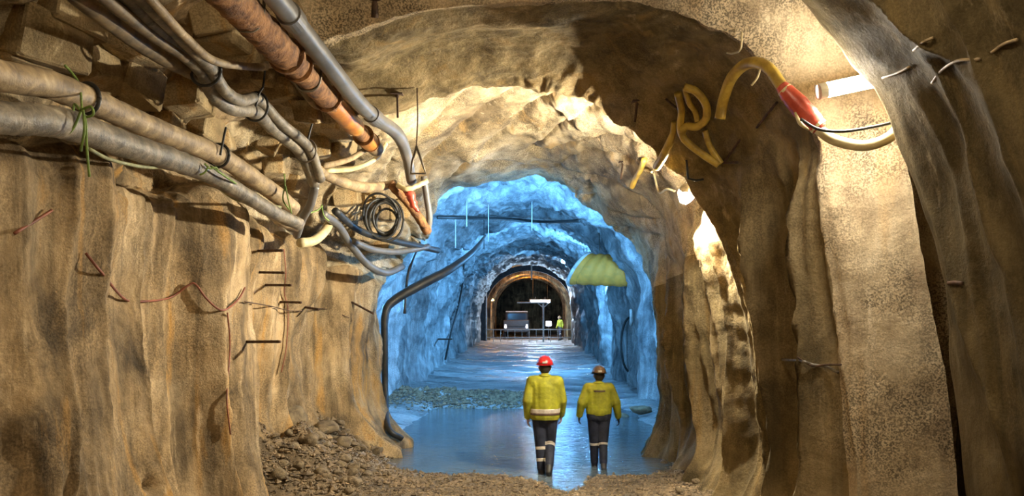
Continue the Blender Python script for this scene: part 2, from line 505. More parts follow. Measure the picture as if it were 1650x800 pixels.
# collar between rib and roof lip: long ridges along the arch
cc = sstep(7.8, 8.1, PY) * (1 - sstep(9.9, 10.1, PY))
d += crown * .24 * np.exp(-((PY - 9.8) / .5) ** 2)
d += crown * cc * (0.26 * perlin(PY * 1.25 + .15 * perlin(U * .4, 0, 1.0), U * .10 + .4, 55.5) + 0.08 * fbm(PY * .9, U * .7, 41.0, 3))
d += rightw * cc * 0.05 * fbm(PY * 1.5, PZ * .7, 45.0, 3)
# broken roof rock
dd = sstep(10.0, 10.3, PY) * near
strata = PY * .75 - U * .5 + .30 * perlin(PY * .5, U * .6, 61.0)
saw = (strata * .95) % 1.0
d += crown * dd * (0.17 * fbm(PY * .55, U * .7, 62.0, 3, .42) + 0.09 * (np.minimum(saw / .95, (1 - saw) / .05) - .5) * sstep(-.1, .4, perlin(PY * .6, U * .6, 64.0))
                   + 0.06 * fbm(PY * 3.2, U * 3.4, 67.0, 3) * (1.2 - sstep(10.4, 11.8, PY)) - .10 * np.abs(perlin(PY * .8, U * .9, 69.5))
                   - 0.10 * (1 - np.abs(perlin(PY * .9 + U * .8, U * .4, 65.0))) ** 14)
d += rightw * dd * (0.12 * fbm(PY * 1.1, PZ * .35, 66.0, 3))
d += leftw * sstep(10.2, 10.6, PY) * near * 0.10 * fbm(PY * 1.2, PZ * .8, 68.0, 4)
# haunch above the ledge
hl = sstep(3.2, 4.0, U) * (1 - sstep(6.5, 7.5, U)) * near
d += hl * 0.16 * fbm(PY * 1.3, U * 1.5, 71.0, 4)
# feet of the walls flare into the floor
foot = np.clip((0.95 - PZ) / 0.95, 0, 1) ** 2
d += foot * near * (leftw * (0.12 + .5 * sstep(10.3, 10.8, PY) + .22 * perlin(PY * 1.4, 2.0, 81.0)) +
                    rightw * (0.28 + .75 * np.maximum(perlin(PY * 1.5, 3.3, 85.5), -.25)) * (1 - .8 * aa))
# gallery: draped membrane and ribs
far = sstep(15.6, 16.6, PY) * (1 - sstep(57, 58.5, PY))
d += far * 0.20 * (1 - np.abs(perlin(PY * .55 + .5 * perlin(U * .5, PY * .3, 4.0), U * .18, 94.5))) ** 9
d += far * (0.16 * ((1 - np.abs(perlin(PY * .42 + .3 * perlin(U * .7, PY * .2, 2.2), U * .30, 91.0))) ** 3 - .4) + 0.16 * fbm(PY * .45, U * .8, 92.0, 4)
            + 0.05 * (1 - np.abs(perlin(PY * .8, U * 1.6, 93.0))) ** 2)
d += sstep(58, 59, PY) * .10 * fbm(PY * .5, U * .9, 95.0, 3)
# fine relief
d += (1 - .6 * aa * (U > 9)) * (0.022 * fbm(PY * 3.0, U * 3.2, PZ * 2.0, 3) + 0.008 * fbm(PY * 13, U * 13, PZ * 13, 2))
# deep pit in the shotcrete low on the left wall, and a hollow
def pit(y0, z0, ry, rz, depth, left=True):
    e = ((PY - y0) / ry) ** 2 + ((PZ - z0) / rz) ** 2
    return -depth * np.exp(-e * 1.6) * ((U < 4) if left else (U > 13))
d += pit(8.0, .91, .13, .10, .42) + pit(7.6, .74, .08, .06, .14) + pit(12.6, 1.9, .35, .7, .22) + pit(9.4, 2.6, .2, .5, .10, False)
RY = np.repeat(np.array(rowsY)[:, None], NC, 1)
d *= 1 - .85 * np.exp(-((RY - 6.95) / .40) ** 2) * sstep(9, 10, U) - .6 * np.exp(-((RY - 7.75) / .22) ** 2) * sstep(12, 13, U)
VXg = PX + nx * d
VZg = PZ + nz * d
# ragged lips
lip = np.exp(-((PY - 10.0) / .35) ** 2) * crown + np.exp(-((PY - 15.3) / .5) ** 2) * (0.4 + crown) * .9
VYg = PY + lip * 0.30 * fbm(U * 1.3, 0, 99.0, 4) + 0.02 * fbm(VXg * 2, VZg * 2, PY * 2, 3) * near
edgeB = np.exp(-((PY - 7.9) / .12) ** 2)
VYg += edgeB * .03 * fbm(U * 1.6, 1.0, 97.0, 3)
edgeA = np.exp(-((PY - 6.95) / .2) ** 2)
VYg += edgeA * .12 * fbm(U * .9, 1.0, 98.0, 3)
V3 = np.stack([VXg, VYg, VZg], -1)
du = np.gradient(V3, axis=1); dr = np.gradient(V3, axis=0)
NRM = np.cross(dr, du)
NRM /= (np.linalg.norm(NRM, axis=-1, keepdims=True) + 1e-12)

def grid_part(name, r0, r1, c0, c1, mats, mat_of):
    sub = V3[r0:r1 + 1, c0:c1 + 1].reshape(-1, 3)
    nr, nc = r1 - r0 + 1, c1 - c0 + 1
    ii = (np.arange(nr - 1)[:, None] * nc + np.arange(nc - 1)[None]).ravel()
    quads = np.stack([ii, ii + 1, ii + nc + 1, ii + nc], 1)
    me = bpy.data.meshes.new(name)
    me.vertices.add(len(sub)); me.vertices.foreach_set('co', sub.ravel())
    me.loops.add(quads.size); me.loops.foreach_set('vertex_index', quads.ravel().astype(np.int32))
    me.polygons.add(len(quads)); me.polygons.foreach_set('loop_start', (np.arange(len(quads)) * 4).astype(np.int32))
    mi = np.repeat(mat_of(np.arange(r0, r1)[:, None], np.arange(c0, c1)[None]), 1).astype(np.int32)
    me.polygons.foreach_set('material_index', mi.ravel())
    me.update(calc_edges=True)
    o = link(name, me, mats)
    # normals face the inside of the tunnel like the faces do
    me.validate()
    nn = -NRM[r0:r1 + 1, c0:c1 + 1].reshape(-1, 3)
    f0 = me.polygons[len(me.polygons) // 2]
    if Vector(nn[f0.vertices[0]]).dot(f0.normal) < 0:
        nn = -nn
    me.normals_split_custom_set_from_vertices([tuple(v) for v in nn])
    o['kind'] = 'structure'
    return o

def row_at(y):
    return int(np.searchsorted(np.array(rowsY), y))
RJ = row_at(15.55)
RP = row_at(58.4)
RRIB0, RRIB1 = row_at(7.3), row_at(8.02)
RC_, RD_ = row_at(8.02), row_at(10.08)
CL, CRT = 3 * CPS + 14, 14 * CPS

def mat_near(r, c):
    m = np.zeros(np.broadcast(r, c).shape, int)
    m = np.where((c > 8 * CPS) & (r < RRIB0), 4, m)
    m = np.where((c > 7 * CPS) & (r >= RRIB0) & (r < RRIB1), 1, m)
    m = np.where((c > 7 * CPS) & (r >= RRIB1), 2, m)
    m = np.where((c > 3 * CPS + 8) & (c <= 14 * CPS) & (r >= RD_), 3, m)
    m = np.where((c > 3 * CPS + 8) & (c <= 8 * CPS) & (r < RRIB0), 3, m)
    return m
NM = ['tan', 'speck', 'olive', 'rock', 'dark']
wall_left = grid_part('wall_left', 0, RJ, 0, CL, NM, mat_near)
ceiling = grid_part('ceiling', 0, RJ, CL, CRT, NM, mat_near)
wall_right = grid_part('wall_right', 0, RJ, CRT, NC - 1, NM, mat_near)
zero = lambda r, c: np.zeros(np.broadcast(r, c).shape, int)
grid_part('wall_gallery_left', RJ, RP, 0, CL, ['pale'], zero)
grid_part('ceiling_gallery', RJ, RP, CL, CRT, ['pale'], zero)
grid_part('wall_gallery_right', RJ, RP, CRT, NC - 1, ['pale'], zero)
grid_part('wall_portal_left', RP, NR - 1, 0, CL, ['farrock'], zero)
grid_part('ceiling_portal', RP, NR - 1, CL, CRT, ['farrock'], zero)
grid_part('wall_portal_right', RP, NR - 1, CRT, NC - 1, ['farrock'], zero)

def end_wall(name, y, mat):
    n = 30
    bm = bmesh.new()
    vs = [[bm.verts.new((-5 + 10 * i / n, y + .15 * float(fbm(i * .5, j * .5, y, 3)), -.4 + 7 * j / n)) for i in range(n + 1)] for j in range(n + 1)]
    for j in range(n):
        for i in range(n):
            bm.faces.new((vs[j][i], vs[j][i + 1], vs[j + 1][i + 1], vs[j + 1][i]))
    o = from_bm(name, bm, mat)
    o['kind'] = 'structure'
end_wall('wall_back', -6.0, 'tan')
end_wall('wall_end', 83.5, 'farrock')

# ray against the shell, to seat fixtures on it
_vl = V3.reshape(-1, 3)
_sel = np.arange(0, NR)
_ii = (np.arange(NR - 1)[:, None] * NC + np.arange(NC - 1)[None]).ravel()
_q = np.stack([_ii, _ii + 1, _ii + NC + 1, _ii + NC], 1)
BVH = BVHTree.FromPolygons(_vl.tolist(), _q.tolist())
CAM = Vector((0, 0, CAMZ))

def hitY(px, py):
    dv = Vector(((px - VX) / FPX, 1.0, -(py - VY) / FPX))
    h = BVH.ray_cast(CAM, dv.normalized(), 200)
    return (h[0].y, h[1]) if h[0] else (90.0, Vector((0, -1, 0)))

def S(px, py, off=0.05):
    """a point seated on the shell, off metres clear of it"""
    y, nrm = hitY(px, py)
    p = P(px, py, y)
    if nrm.dot(CAM - p) < 0:
        nrm = -nrm
    return p + nrm * off

def PC(px, py, Y, r=0.1):
    """like P but never sunk into the shell"""
    y, _ = hitY(px, py)
    return P(px, py, min(Y, y - 1.4 * r))

def run(spec, r):
    return [PC(a, b, c, r) for a, b, c in spec]

# ------------------------------------------------------------------ floor and water
def floor_h(x, y):
    h = floor_rise(y) + 0.035 * fbm(x * .9, y * .6, 5.0, 4)
    h = h + 0.03 * fbm(x * 4, y * 4, 6.0, 3) * (1 - sstep(13, 16, y) * .6)
    side = np.maximum(0, np.abs(x + .1) - 1.7)
    h = h + (0.10 * side ** 1.5) * (1 + .8 * fbm(x * 1.2, y * 1.2, 8.0, 2)) * (1 - sstep(14, 17, y) * .6)
    # toe of rubble below the second left wall
    toe = np.exp(-((x + 3.35) / .75) ** 2) * sstep(9.9, 10.8, y) * (1 - sstep(14.2, 16, y))
    h = h + toe * (.42 + .25 * fbm(x * 1.5, y * 1.5, 9.0, 3))
    # shallow basin that holds the water
    basin = sstep(11.2, 13.2, y + .35 * perlin(x * .8, 0, 3.3) + 1.1 * np.exp(-((x - .45) / .35) ** 2) - .25 * np.abs(x)) * (1 - sstep(20.3, 21.8, y + .5 * perlin(x * .6, 1.0, 3.5)))
    h = h - 0.15 * basin * (1 - sstep(1.9, 3.0, np.abs(x)))
    # gravel bar behind it, highest on the left
    bar = np.exp(-((y - 22.6) / 1.0) ** 2) * sstep(.6, -2.4, x) if False else np.exp(-((y - 22.6) / 1.1) ** 2) * (1 - sstep(-2.2, .8, x))
    h = h + .16 * bar * (1 + fbm(x * 2, y * 2, 4.0, 2))
    return h

def build_floor():
    ys = np.concatenate([np.linspace(-6, 8, 40, endpoint=False), np.linspace(8, 24, 420, endpoint=False), np.linspace(24, 84, 240)])
    xs = np.linspace(-5.0, 5.0, 260)
    X, Y = np.meshgrid(xs, ys)
    Z = floor_h(X, Y)
    me = bpy.data.meshes.new('floor')
    nr, nc = X.shape
    me.vertices.add(nr * nc)
    me.vertices.foreach_set('co', np.stack([X, Y, Z], -1).ravel())
    ii = (np.arange(nr - 1)[:, None] * nc + np.arange(nc - 1)[None]).ravel()
    qd = np.stack([ii, ii + 1, ii + nc + 1, ii + nc], 1)
    me.loops.add(qd.size); me.loops.foreach_set('vertex_index', qd.ravel().astype(np.int32))
    me.polygons.add(len(qd)); me.polygons.foreach_set('loop_start', (np.arange(len(qd)) * 4).astype(np.int32))
    me.update(calc_edges=True)
    o = link('floor', me, 'ground')
    o['kind'] = 'structure'
    # water sheet: only where the basin lies below it
    ys = np.linspace(10.6, 22.0, 90); xs = np.linspace(-3.2, 3.0, 60)
    bm = bmesh.new()
    g = [[bm.verts.new((x, y, -0.055)) for x in xs] for y in ys]
    for j in range(len(ys) - 1):
        for i in range(len(xs) - 1):
            xc, yc = (xs[i] + xs[i + 1]) / 2, (ys[j] + ys[j + 1]) / 2
            if float(floor_h(np.array(xc), np.array(yc))) < 0.02:
                bm.faces.new((g[j][i], g[j][i + 1], g[j + 1][i + 1], g[j + 1][i]))
    for v in [v for v in bm.verts if not v.link_faces]:
        bm.verts.remove(v)
    o = from_bm('water', bm, 'water')
    o['kind'] = 'structure'
    o['label'] = 'shallow blue water pooled across the tunnel floor ahead of the walkers'
    o['category'] = 'water'
build_floor()

def fh(x, y):
    return float(floor_h(np.array(float(x)), np.array(float(y))))

# ------------------------------------------------------------------ lamps
def batten(name, a, b, rad, glow_mat, label, group=None, back=Vector((0, .08, .05))):
    """tube lamp from a to b with a housing behind it"""
    a, b = Vector(a), Vector(b)
    root = empty(name, (a + b) / 2 + back, label, 'lamp', group)
    off = -root.location
    ax = (b - a).normalized()
    bk = (back - ax * back.dot(ax)).normalized()
    up = ax.cross(bk)
    rot = Matrix((ax, bk, up)).transposed()
    bm = bmesh.new()
    add_box(bm, (a + b) / 2 + off + bk * rad * 1.1, ((b - a).length * .98, rad * .5, rad * 1.9), rot, rad * .12)
    from_bm('housing', bm, 'white', root, False)
    tube('diffuser', [a + off, (a + b) / 2 + off, b + off], rad, glow_mat, root, 16, 4)
    for p, s in ((a, -1), (b, 1)):
        bm = bmesh.new()
        add_cyl(bm, p + off - ax * s * rad * .2, p + off + ax * s * rad * .8, rad * 1.08, seg=16)
        add_box(bm, p + off + bk * rad * .8 + ax * s * rad * .3, (rad * 1.0, rad * 1.4, rad * 1.9), rot, rad * .1)
        from_bm('end_cap', bm, 'white', root, False)
    for t in (.25, .75):
        p = a + (b - a) * t + off
        bm = bmesh.new()
        add_box(bm, p + bk * rad * 2.0, (rad * .6, rad * 2.0, rad * .8), rot)
        from_bm('bracket', bm, 'steel', root, False)
    return root

batten('batten_lamp', P(1329, 146, 7.22), P(1418, 127, 7.22), .062, 'lamp_near', 'bright white batten lamp fixed to the speckled concrete rib', back=Vector((0, .08, .02)))
for y, x, z in ((5.0, 1.0, 5.12), (2.6, 2.0, 4.55), (-2.0, 2.0, 4.55)):  # unseen battens added to fill the near walls and the rib crown
    batten('batten_lamp', (x, y - .6, z), (x, y + .6, z), .06, 'fill_crown' if y > 4 else 'fill_back', {5.0: 'added fill batten at the roof crown just before the speckled rib', 2.6: 'added fill batten on the roof haunch close to the photographer', -2.0: 'added fill batten on the roof haunch farthest behind the photographer'}[y], 'added fill battens of the nearest tunnel stretch', Vector((.04, 0, .09)))

# small caged lamp on the right-hand wall
def caged_lamp():
    c = PC(1106, 312, 10.42, .14)
    root = empty('caged_lamp', c, 'small glaring caged lamp on the wall edge below the yellow hose', 'lamp')
    ax = Vector((-.35, -.35, -1)).normalized()
    bm = bmesh.new()
    add_ball(bm, (0, 0, 0), .042, (1, 1, 1.9), rot=Vector((0, 0, 1)).rotation_difference(ax).to_matrix())
    from_bm('bulb', bm, 'lamp_spot', root)
    bm = bmesh.new()
    add_cyl(bm, -ax * .08, -ax * .20, .05, .035)
    from_bm('socket', bm, 'white', root)
    ro = ax.orthogonal().normalized()
    # added half shell that keeps the bulb's light off the roof beyond
    hd_ = Vector((.35, .9, -.35)).normalized()
    bm = bmesh.new()
    add_ball(bm, (0, 0, 0), .092, (1, 1, 1.25), 24, 16)
    bmesh.ops.delete(bm, geom=[v for v in bm.verts if v.co.normalized().dot(hd_) < math.cos(math.radians(66))], context='VERTS')
    bmesh.ops.solidify(bm, geom=bm.faces[:], thickness=.006)
    from_bm('far_light_block', bm, 'steel', root)
    sd_ = Vector((-.1, -.6, .8)).normalized()  # second added shell, keeps the bulb's light off the collar roof
    bm = bmesh.new()
    add_ball(bm, (0, 0, 0), .099, (1, 1, 1.25), 24, 16)
    bmesh.ops.delete(bm, geom=[v for v in bm.verts if v.co.normalized().dot(sd_) < math.cos(math.radians(66))], context='VERTS')
    bmesh.ops.solidify(bm, geom=bm.faces[:], thickness=.006)
    from_bm('collar_light_block', bm, 'steel', root)
    for k in range(4):
        v = Matrix.Rotation(k * math.pi / 4, 3, ax) @ ro
        tube('cage_wire', [-ax * .09 + v * .05, v * .102, ax * .11 + v * .06, ax * .135, ax * .11 - v * .06, -v * .102, -ax * .09 - v * .05], .004, 'steel', root, 6, 5)
caged_lamp()
_p = [S(1056, 268, .10), S(1060, 276, .12), S(1068, 296, .14), S(1085, 294, .14), S(1104, 296, .2)]
tag(tube('lamp_cable', _p, .016, 'cream'), 'thin white bent conduit running into the caged lamp', 'conduit')
bk_ = S(1133, 287, .02)
_p = [P(1106, 258, bk_.y - .35), P(1109, 288, bk_.y - .35), P(1122, 291, bk_.y - .2), bk_]
tag(tube('lamp_bracket', _p, .013, 'black', None, 8, 1, spline=False), 'black bent steel hook beside the caged lamp', 'bracket')

# gallery lamps: floodlights on the walls past the narrowing
def flood(x, y, z, dirv, label, s=1.0, mat='lamp_blue'):
    root = empty('floodlight', (x, y, z), label, 'lamp', 'gallery floodlights')
    rot = Vector((0, -1, 0)).rotation_difference(Vector(dirv).normalized()).to_matrix()
    bm = bmesh.new()
    add_box(bm, rot @ Vector((0, .06, 0)), (.46 * s, .12, .30 * s), rot, .02)
    from_bm('housing', bm, 'darksteel', root, False)
    bm = bmesh.new()
    add_box(bm, rot @ Vector((0, -.012, 0)), (.42 * s, .02, .26 * s), rot)
    from_bm('lens', bm, mat, root, False)
    bm = bmesh.new()
    for sx in (-1, 1):
        add_box(bm, rot @ Vector((sx * .25 * s, .10, 0)), (.02, .2, .04), rot)
    add_box(bm, rot @ Vector((0, .19, 0)), (.52 * s, .02, .04), rot)
    from_bm('bracket', bm, 'steel', root, False)
FL = [(2.75, 17.4, 3.0, (-.7, .9, .9), 1.3), (-3.5, 17.0, 2.5, (.6, 1.0, .8), 1.0),
      (2.5, 31.0, 3.5, (-.9, .6, -.1), 1.0), (1.65, 44.0, 4.85, (-.8, -.5, -.5), .5), (2.8, 47.0, 3.0, (-.8, .9, 0), 1.0)]  # the one behind the duct is added to brighten the far gallery
for i, (x, y, z, dv, s) in enumerate(FL):
    flood(x, y, z, dv, ['floodlight tucked behind the dark end of the brown right wall', 'floodlight tucked behind the last brown fold of the left wall',
                        'added fill floodlight hidden behind the yellow ventilation duct', 'bright floodlight high beside the portal arch', 'floodlight on the pale wall just before the portal'][i], s)

# ------------------------------------------------------------------ hoses and pipes on the left
def hose(name, spec, r, mat, label, cat='hose', group=None, seg=14, wob=.05, n=8):
    rm = max(r) if isinstance(r, (list, tuple)) else r
    return tag(tube(name, run(spec, rm), r, mat, None, seg, n, wob), label, cat, group)

h1 = [(-90, 88, 4.85), (0, 122, 5.3), (70, 134, 5.75), (140, 160, 6.3), (200, 187, 6.85), (260, 213, 7.45), (350, 250, 8.5), (400, 282, 9.2), (445, 314, 9.75), (472, 338, 10.05)]
hose('tan_hose', h1, .098, 'hose_tan', 'thick tan mud-coated hose running on top along the left ledge')
h2 = [(-90, 178, 4.75), (0, 190, 5.15), (60, 193, 5.45), (115, 203, 5.85), (200, 233, 6.5), (280, 258, 7.2), (335, 280, 7.8), (400, 318, 8.5), (440, 342, 9.1), (482, 362, 9.6)]
hose('grey_hose', h2, [.10, .10, .102, .105, .10, .095, .085, .075, .075, .07], 'hose_grey', 'thick grey dusty hose hanging just below the tan hose', wob=.07)
hose('grey_hose', [(175, -35, 5.8), (225, 15, 6.25), (275, 66, 6.85), (325, 112, 7.4), (343, 150, 7.75), (372, 174, 8.1), (410, 180, 8.5), (440, 208, 8.95), (485, 246, 9.6), (507, 296, 10.0)],
     .068, 'hose_grey', 'lower of the two grey hoses sagging down from the roof')
hose('grey_hose', [(200, -35, 5.75), (250, 18, 6.2), (300, 68, 6.8), (338, 108, 7.35), (362, 146, 7.7), (388, 162, 8.05), (415, 160, 8.45), (452, 198, 8.9), (497, 238, 9.55), (517, 290, 9.95)],
     .055, 'hose_grey', 'upper of the two grey hoses sagging down from the roof')
hose('brown_hose', [(85, -40, 5.6), (165, 25, 6.15), (230, 72, 6.8), (285, 104, 7.35), (330, 124, 7.8)], .07, 'hose_brown', 'brown hose above the ledge, first below the roof corner', wob=.06)
hose('brown_hose', [(125, -40, 5.5), (190, 14, 6.0), (250, 60, 6.6), (300, 92, 7.1)], .045, 'hose_brown', 'thinner brown hose lying on the thicker brown hose')
hose('tan_cable', [(215, -35, 5.6), (262, 20, 6.1), (305, 66, 6.65), (345, 98, 7.25), (395, 107, 7.8), (428, 108, 8.2)], .034, 'hose_tan', 'tan cable that levels out towards the rusty pipe', 'cable')
hose('tan_cable', [(425, 104, 8.2), (450, 108, 8.6), (478, 134, 8.9), (508, 170, 9.2), (532, 170, 9.4), (562, 184, 9.6)], .034, 'hose_tan', 'tan bent conduit crossing in front of the rusty pipe', 'conduit')

# jointed rusty pipe
def rusty_pipe():
    a, b = P(345, -32, 5.9), P(606, 240, 11.2)
    root = empty('rusty_pipe', a, 'jointed rusty and orange pipe slung under the roof', 'pipe')
    L = lambda t: (b - a) * t
    def seg_(nm, t0, t1, r, mat, lab=None, wob=.05):
        n_ = max(2, int((t1 - t0) * 40))
        o = tube(nm, [L(t0 + (t1 - t0) * k / n_) for k in range(n_ + 1)], r, mat, root, 20, 2, wob)
        if lab:
            o['label'] = lab
    def fl(t, r, wid, mat, nm='flange'):
        dv = (b - a).normalized()
        bm = bmesh.new()
        add_cyl(bm, L(t) - dv * wid / 2, L(t) + dv * wid / 2, r, seg=22)
        from_bm(nm, bm, mat, root, False)
    seg_('pipe_section', -.05, .30, .135, 'rust', None, .12)
    seg_('pipe_section', .30, .56, .115, 'rust', None, .06)
    seg_('pipe_section', .56, .78, .108, 'orange', 'clean orange pipe section', .01)
    seg_('pipe_section', .78, .86, .085, 'rust')
    seg_('pipe_section', .86, .93, .112, 'orange', 'orange collar section', .01)
    seg_('pipe_section', .93, 1.0, .10, 'hose_brown', 'dark brown end section')
    fl(.30, .16, .05, 'rust'); fl(.36, .14, .03, 'rust'); fl(.555, .14, .04, 'rust'); fl(.86, .128, .03, 'rust'); fl(.93, .125, .02, 'rust')
    dv = (b - a).normalized()
    for k, t in enumerate((.30, .555)):
        for j in range(6):
            an = j * math.pi / 3
            v = Vector((math.cos(an), 0, math.sin(an))) * .128
            bm = bmesh.new()
            add_cyl(bm, L(t) + v - dv * .045, L(t) + v + dv * .045, .014, seg=6)
            from_bm('bolt', bm, 'rust', root, False)
    for t in (.12, .42):
        p = L(t)
        tube('hanger_strap', [p + Vector((-.12, 0, .6)), p + Vector((-.12, 0, .0)), p + Vector((0, 0, -.125)), p + Vector((.12, 0, 0)), p + Vector((.10, 0, .6))], .012, 'steel', root, 6, 6)
rusty_pipe()

def grey_pipe():
    spec = [(415, -40, 6.0), (470, 28, 6.9), (520, 92, 7.8), (570, 156, 8.9), (602, 188, 9.6), (640, 216, 10.4), (655, 250, 11.1), (663, 292, 11.7)]
    pts = run(spec, .09)
    root = empty('grey_pipe', pts[0], 'smooth dark grey duct hose curving down from the roof beside the rusty pipe', 'pipe')
    off = -pts[0]
    tube('pipe_body', [p + off for p in pts], [.085, .085, .085, .085, .08, .08, .07, .065], 'duct_grey', root, 20, 10, .01)
    for i, dpt in ((1, 0), (4, 0)):
        p = pts[i] + off
        dv = (pts[min(i + 1, len(pts) - 1)] - pts[i - 1]).normalized()
        bm = bmesh.new()
        add_cyl(bm, p - dv * .10, p + dv * .10, .10 if i == 1 else .094, seg=22)
        from_bm('coupling', bm, 'duct_grey', root, False)
grey_pipe()
hose('orange_strap_hose', [(628, 296, 11.6), (650, 318, 11.7), (672, 346, 11.8), (690, 376, 11.9)], .062, 'rust', 'frayed orange-brown hose end hanging from the grey duct hose', wob=.12)
hose('hanging_pipe', [(683, 284, 11.8), (688, 320, 11.85), (692, 350, 11.9), (689, 378, 11.95)], .045, 'duct_grey', 'short grey pipe hanging beside the frayed orange hose', 'pipe')
def rag():
    c = P(663, 318, 11.55)
    bm = bmesh.new()
    pts = [c + Vector((-.16, 0, .14)), c + Vector((-.02, -.05, .05)), c + Vector((.03, -.03, -.10)), c + Vector((.10, 0, -.2))]
    add_tube(bm, pts, [.02, .06, .05, .015], 10, 6, .3)
    tag(from_bm('red_rag', bm, 'red'), 'small red rag tied to the frayed hose end', 'rag')
    pts = [P(640, 298, 11.5), P(655, 305, 11.45), P(672, 300, 11.5), P(688, 292, 11.6)]
    tag(tube('white_sling', pts, .035, 'cream', None, 10, 6, .2), 'pale sling wrapped round the top of the hanging pipe', 'sling')
rag()
hose('tan_hose', [(497, 258, 10.0), (528, 284, 10.5), (572, 300, 11.0), (604, 302, 11.4), (636, 296, 11.8)], [.05, .06, .07, .065, .05], 'hose_tan', 'tan hose looping from the grey hoses to the frayed end', wob=.06)
hose('tan_hose', [(520, 268, 10.3), (560, 258, 10.8), (590, 240, 11.1), (612, 222, 11.3)], .035, 'hose_tan', 'thin tan hose curling under the open end of the rusty pipe')
hose('tan_hose', [(525, 276, 10.4), (570, 272, 10.9), (605, 256, 11.3), (622, 232, 11.5)], .03, 'cream', 'pale thin hose curling lowest under the rusty pipe end')
hose('grey_hose', [(424, 332, 9.3), (452, 352, 9.9), (478, 364, 10.4)], [.05, .09, .07], 'hose_tan', 'stubby mud-caked hose end where the ledge hoses stop', wob=.12)
hose('tan_hose', [(484, 392, 11.0), (506, 388, 11.3), (524, 372, 11.6), (534, 352, 11.9)], .062, 'cream', 'short pale elbow of hose above the second left wall')
hose('dark_hose', [(508, 300, 10.1), (500, 330, 10.3), (488, 352, 10.5), (478, 380, 10.8)], .05, 'duct_grey', 'dark hose dropping from the pair of grey hoses')
hose('dark_hose', [(520, 345, 11.2), (545, 364, 11.9), (566, 396, 12.5), (594, 428, 13.1), (622, 440, 13.6), (648, 430, 14.2)], .055, 'duct_grey', 'dark grey hose bending down to the mouth of the blue gallery')
hose('dark_hose', [(566, 388, 12.4), (600, 402, 13.0), (640, 406, 13.6), (690, 398, 14.3)], .05, 'duct_grey', 'bluish dark hose running level into the blue gallery')
hose('dark_hose', [(540, 340, 11.6), (580, 372, 12.5), (632, 388, 13.4), (706, 404, 14.6)], .05, 'black', 'black hose running just above the bluish one into the gallery')
hose('black_cable', [(648, 708, 15.0), (626, 690, 15.3), (621, 640, 15.5), (620, 560, 15.5), (621, 506, 15.5), (636, 484, 15.6), (684, 456, 15.8), (722, 436, 16.0), (760, 408, 16.4), (782, 380, 16.9)], [.05, .05, .055, .06, .07, .085, .09, .08, .06, .02], 'black', 'black band standing in for the shadowed ledge round the mouth of the blue gallery', 'cable')  # black tube stands in for a rock ledge and its shadow
hose('black_cable', [(652, 506, 16.0), (656, 452, 16.0), (664, 420, 15.9), (676, 392, 15.7)], .03, 'black', 'thin black cable dropping behind the black arched band', 'cable')
# coil of cable in the recess
def coil():
    y, _ = hitY(622, 352)
    c = P(622, 350, min(13.0, y - .3))
    bm = bmesh.new()
    for k in range(6):
        r = random.uniform(.15, .27)
        tl = Matrix.Rotation(random.uniform(-.5, .5), 3, 'Z') @ Matrix.Rotation(random.uniform(-.4, .4), 3, 'X')
        of = Vector((random.uniform(-.08, .08), -.03 * k, random.uniform(-.10, .06)))
        pts = [c + of + tl @ Vector((r * math.cos(t), .03 * math.sin(2 * t + k), r * 1.25 * math.sin(t))) for t in np.linspace(0, 2 * math.pi, 15)]
        add_tube(bm, pts, .018, 8, 3)
    tag(from_bm('cable_coil', bm, 'black'), 'black coil of cable hung in the dark recess', 'cable coil')
coil()
# thin green-grey cable below the ledge hoses
hose('thin_cable', [(143, 240, 5.95), (180, 258, 6.3), (240, 270, 6.9), (300, 268, 7.5), (340, 292, 8.0), (380, 322, 8.5), (420, 328, 9.2), (452, 334, 9.6)], .014, 'greencable', 'thin green-grey cable slung below the ledge hoses', 'cable', seg=8)
# straps round the hoses
def strap(name, spec, r, mat, label, cat, rad=.012, seg_=10):
    (px, py, Y), tilt = spec
    c = PC(px, py, Y, .1)
    dv = Vector((.22, 1, -.02)).normalized()
    side = dv.cross(Vector((0, 0, 1))).normalized()
    up = side.cross(dv)
    pts = [c + side * r[0] * math.cos(t) + up * r[1] * math.sin(t) for t in np.linspace(0, 2 * math.pi, 17)]
    return tag(tube(name, pts, rad, mat, None, 8, 2), label, cat)
strap('hose_strap', ((138, 160, 6.28), 0), (.115, .115), 'black', 'black strap round the tan ledge hose beside the green cord', 'strap', .016)
strap('hose_strap', ((352, 251, 8.52), 0), (.115, .115), 'black', 'black strap round the tan ledge hose near its far end', 'strap', .014)
strap('hose_strap', ((412, 172, 8.48), 0), (.13, .14), 'black', 'black strap binding the two sagging grey hoses at the roof slab', 'strap', .012)
strap('hose_strap', ((492, 243, 9.58), 0), (.13, .13), 'steel', 'wire tie where the two grey hoses turn down', 'strap', .010)
strap('hose_strap', ((332, 116, 7.45), 0), (.14, .12), 'black', 'dark strap round the grey hoses below the thin tan cable', 'strap', .014)
# hanging wires that carry the hoses
for spec, lab in (([(412, 172, 8.35), (418, 150, 8.35), (424, 138, 8.35), (428, 100, 8.4)], 'dark hanger wire above the strapped grey hoses'),
                  ([(493, 240, 9.5), (500, 210, 9.5), (508, 185, 9.55)], 'short wire holding up the grey hoses at the bend'),
                  ([(355, 250, 8.3), (361, 220, 8.35), (364, 206, 8.4)], 'wire holding the tan ledge hose to a block')):
    hose('hanger_wire', spec, .012, 'black', lab, 'wire', seg=6, wob=0)
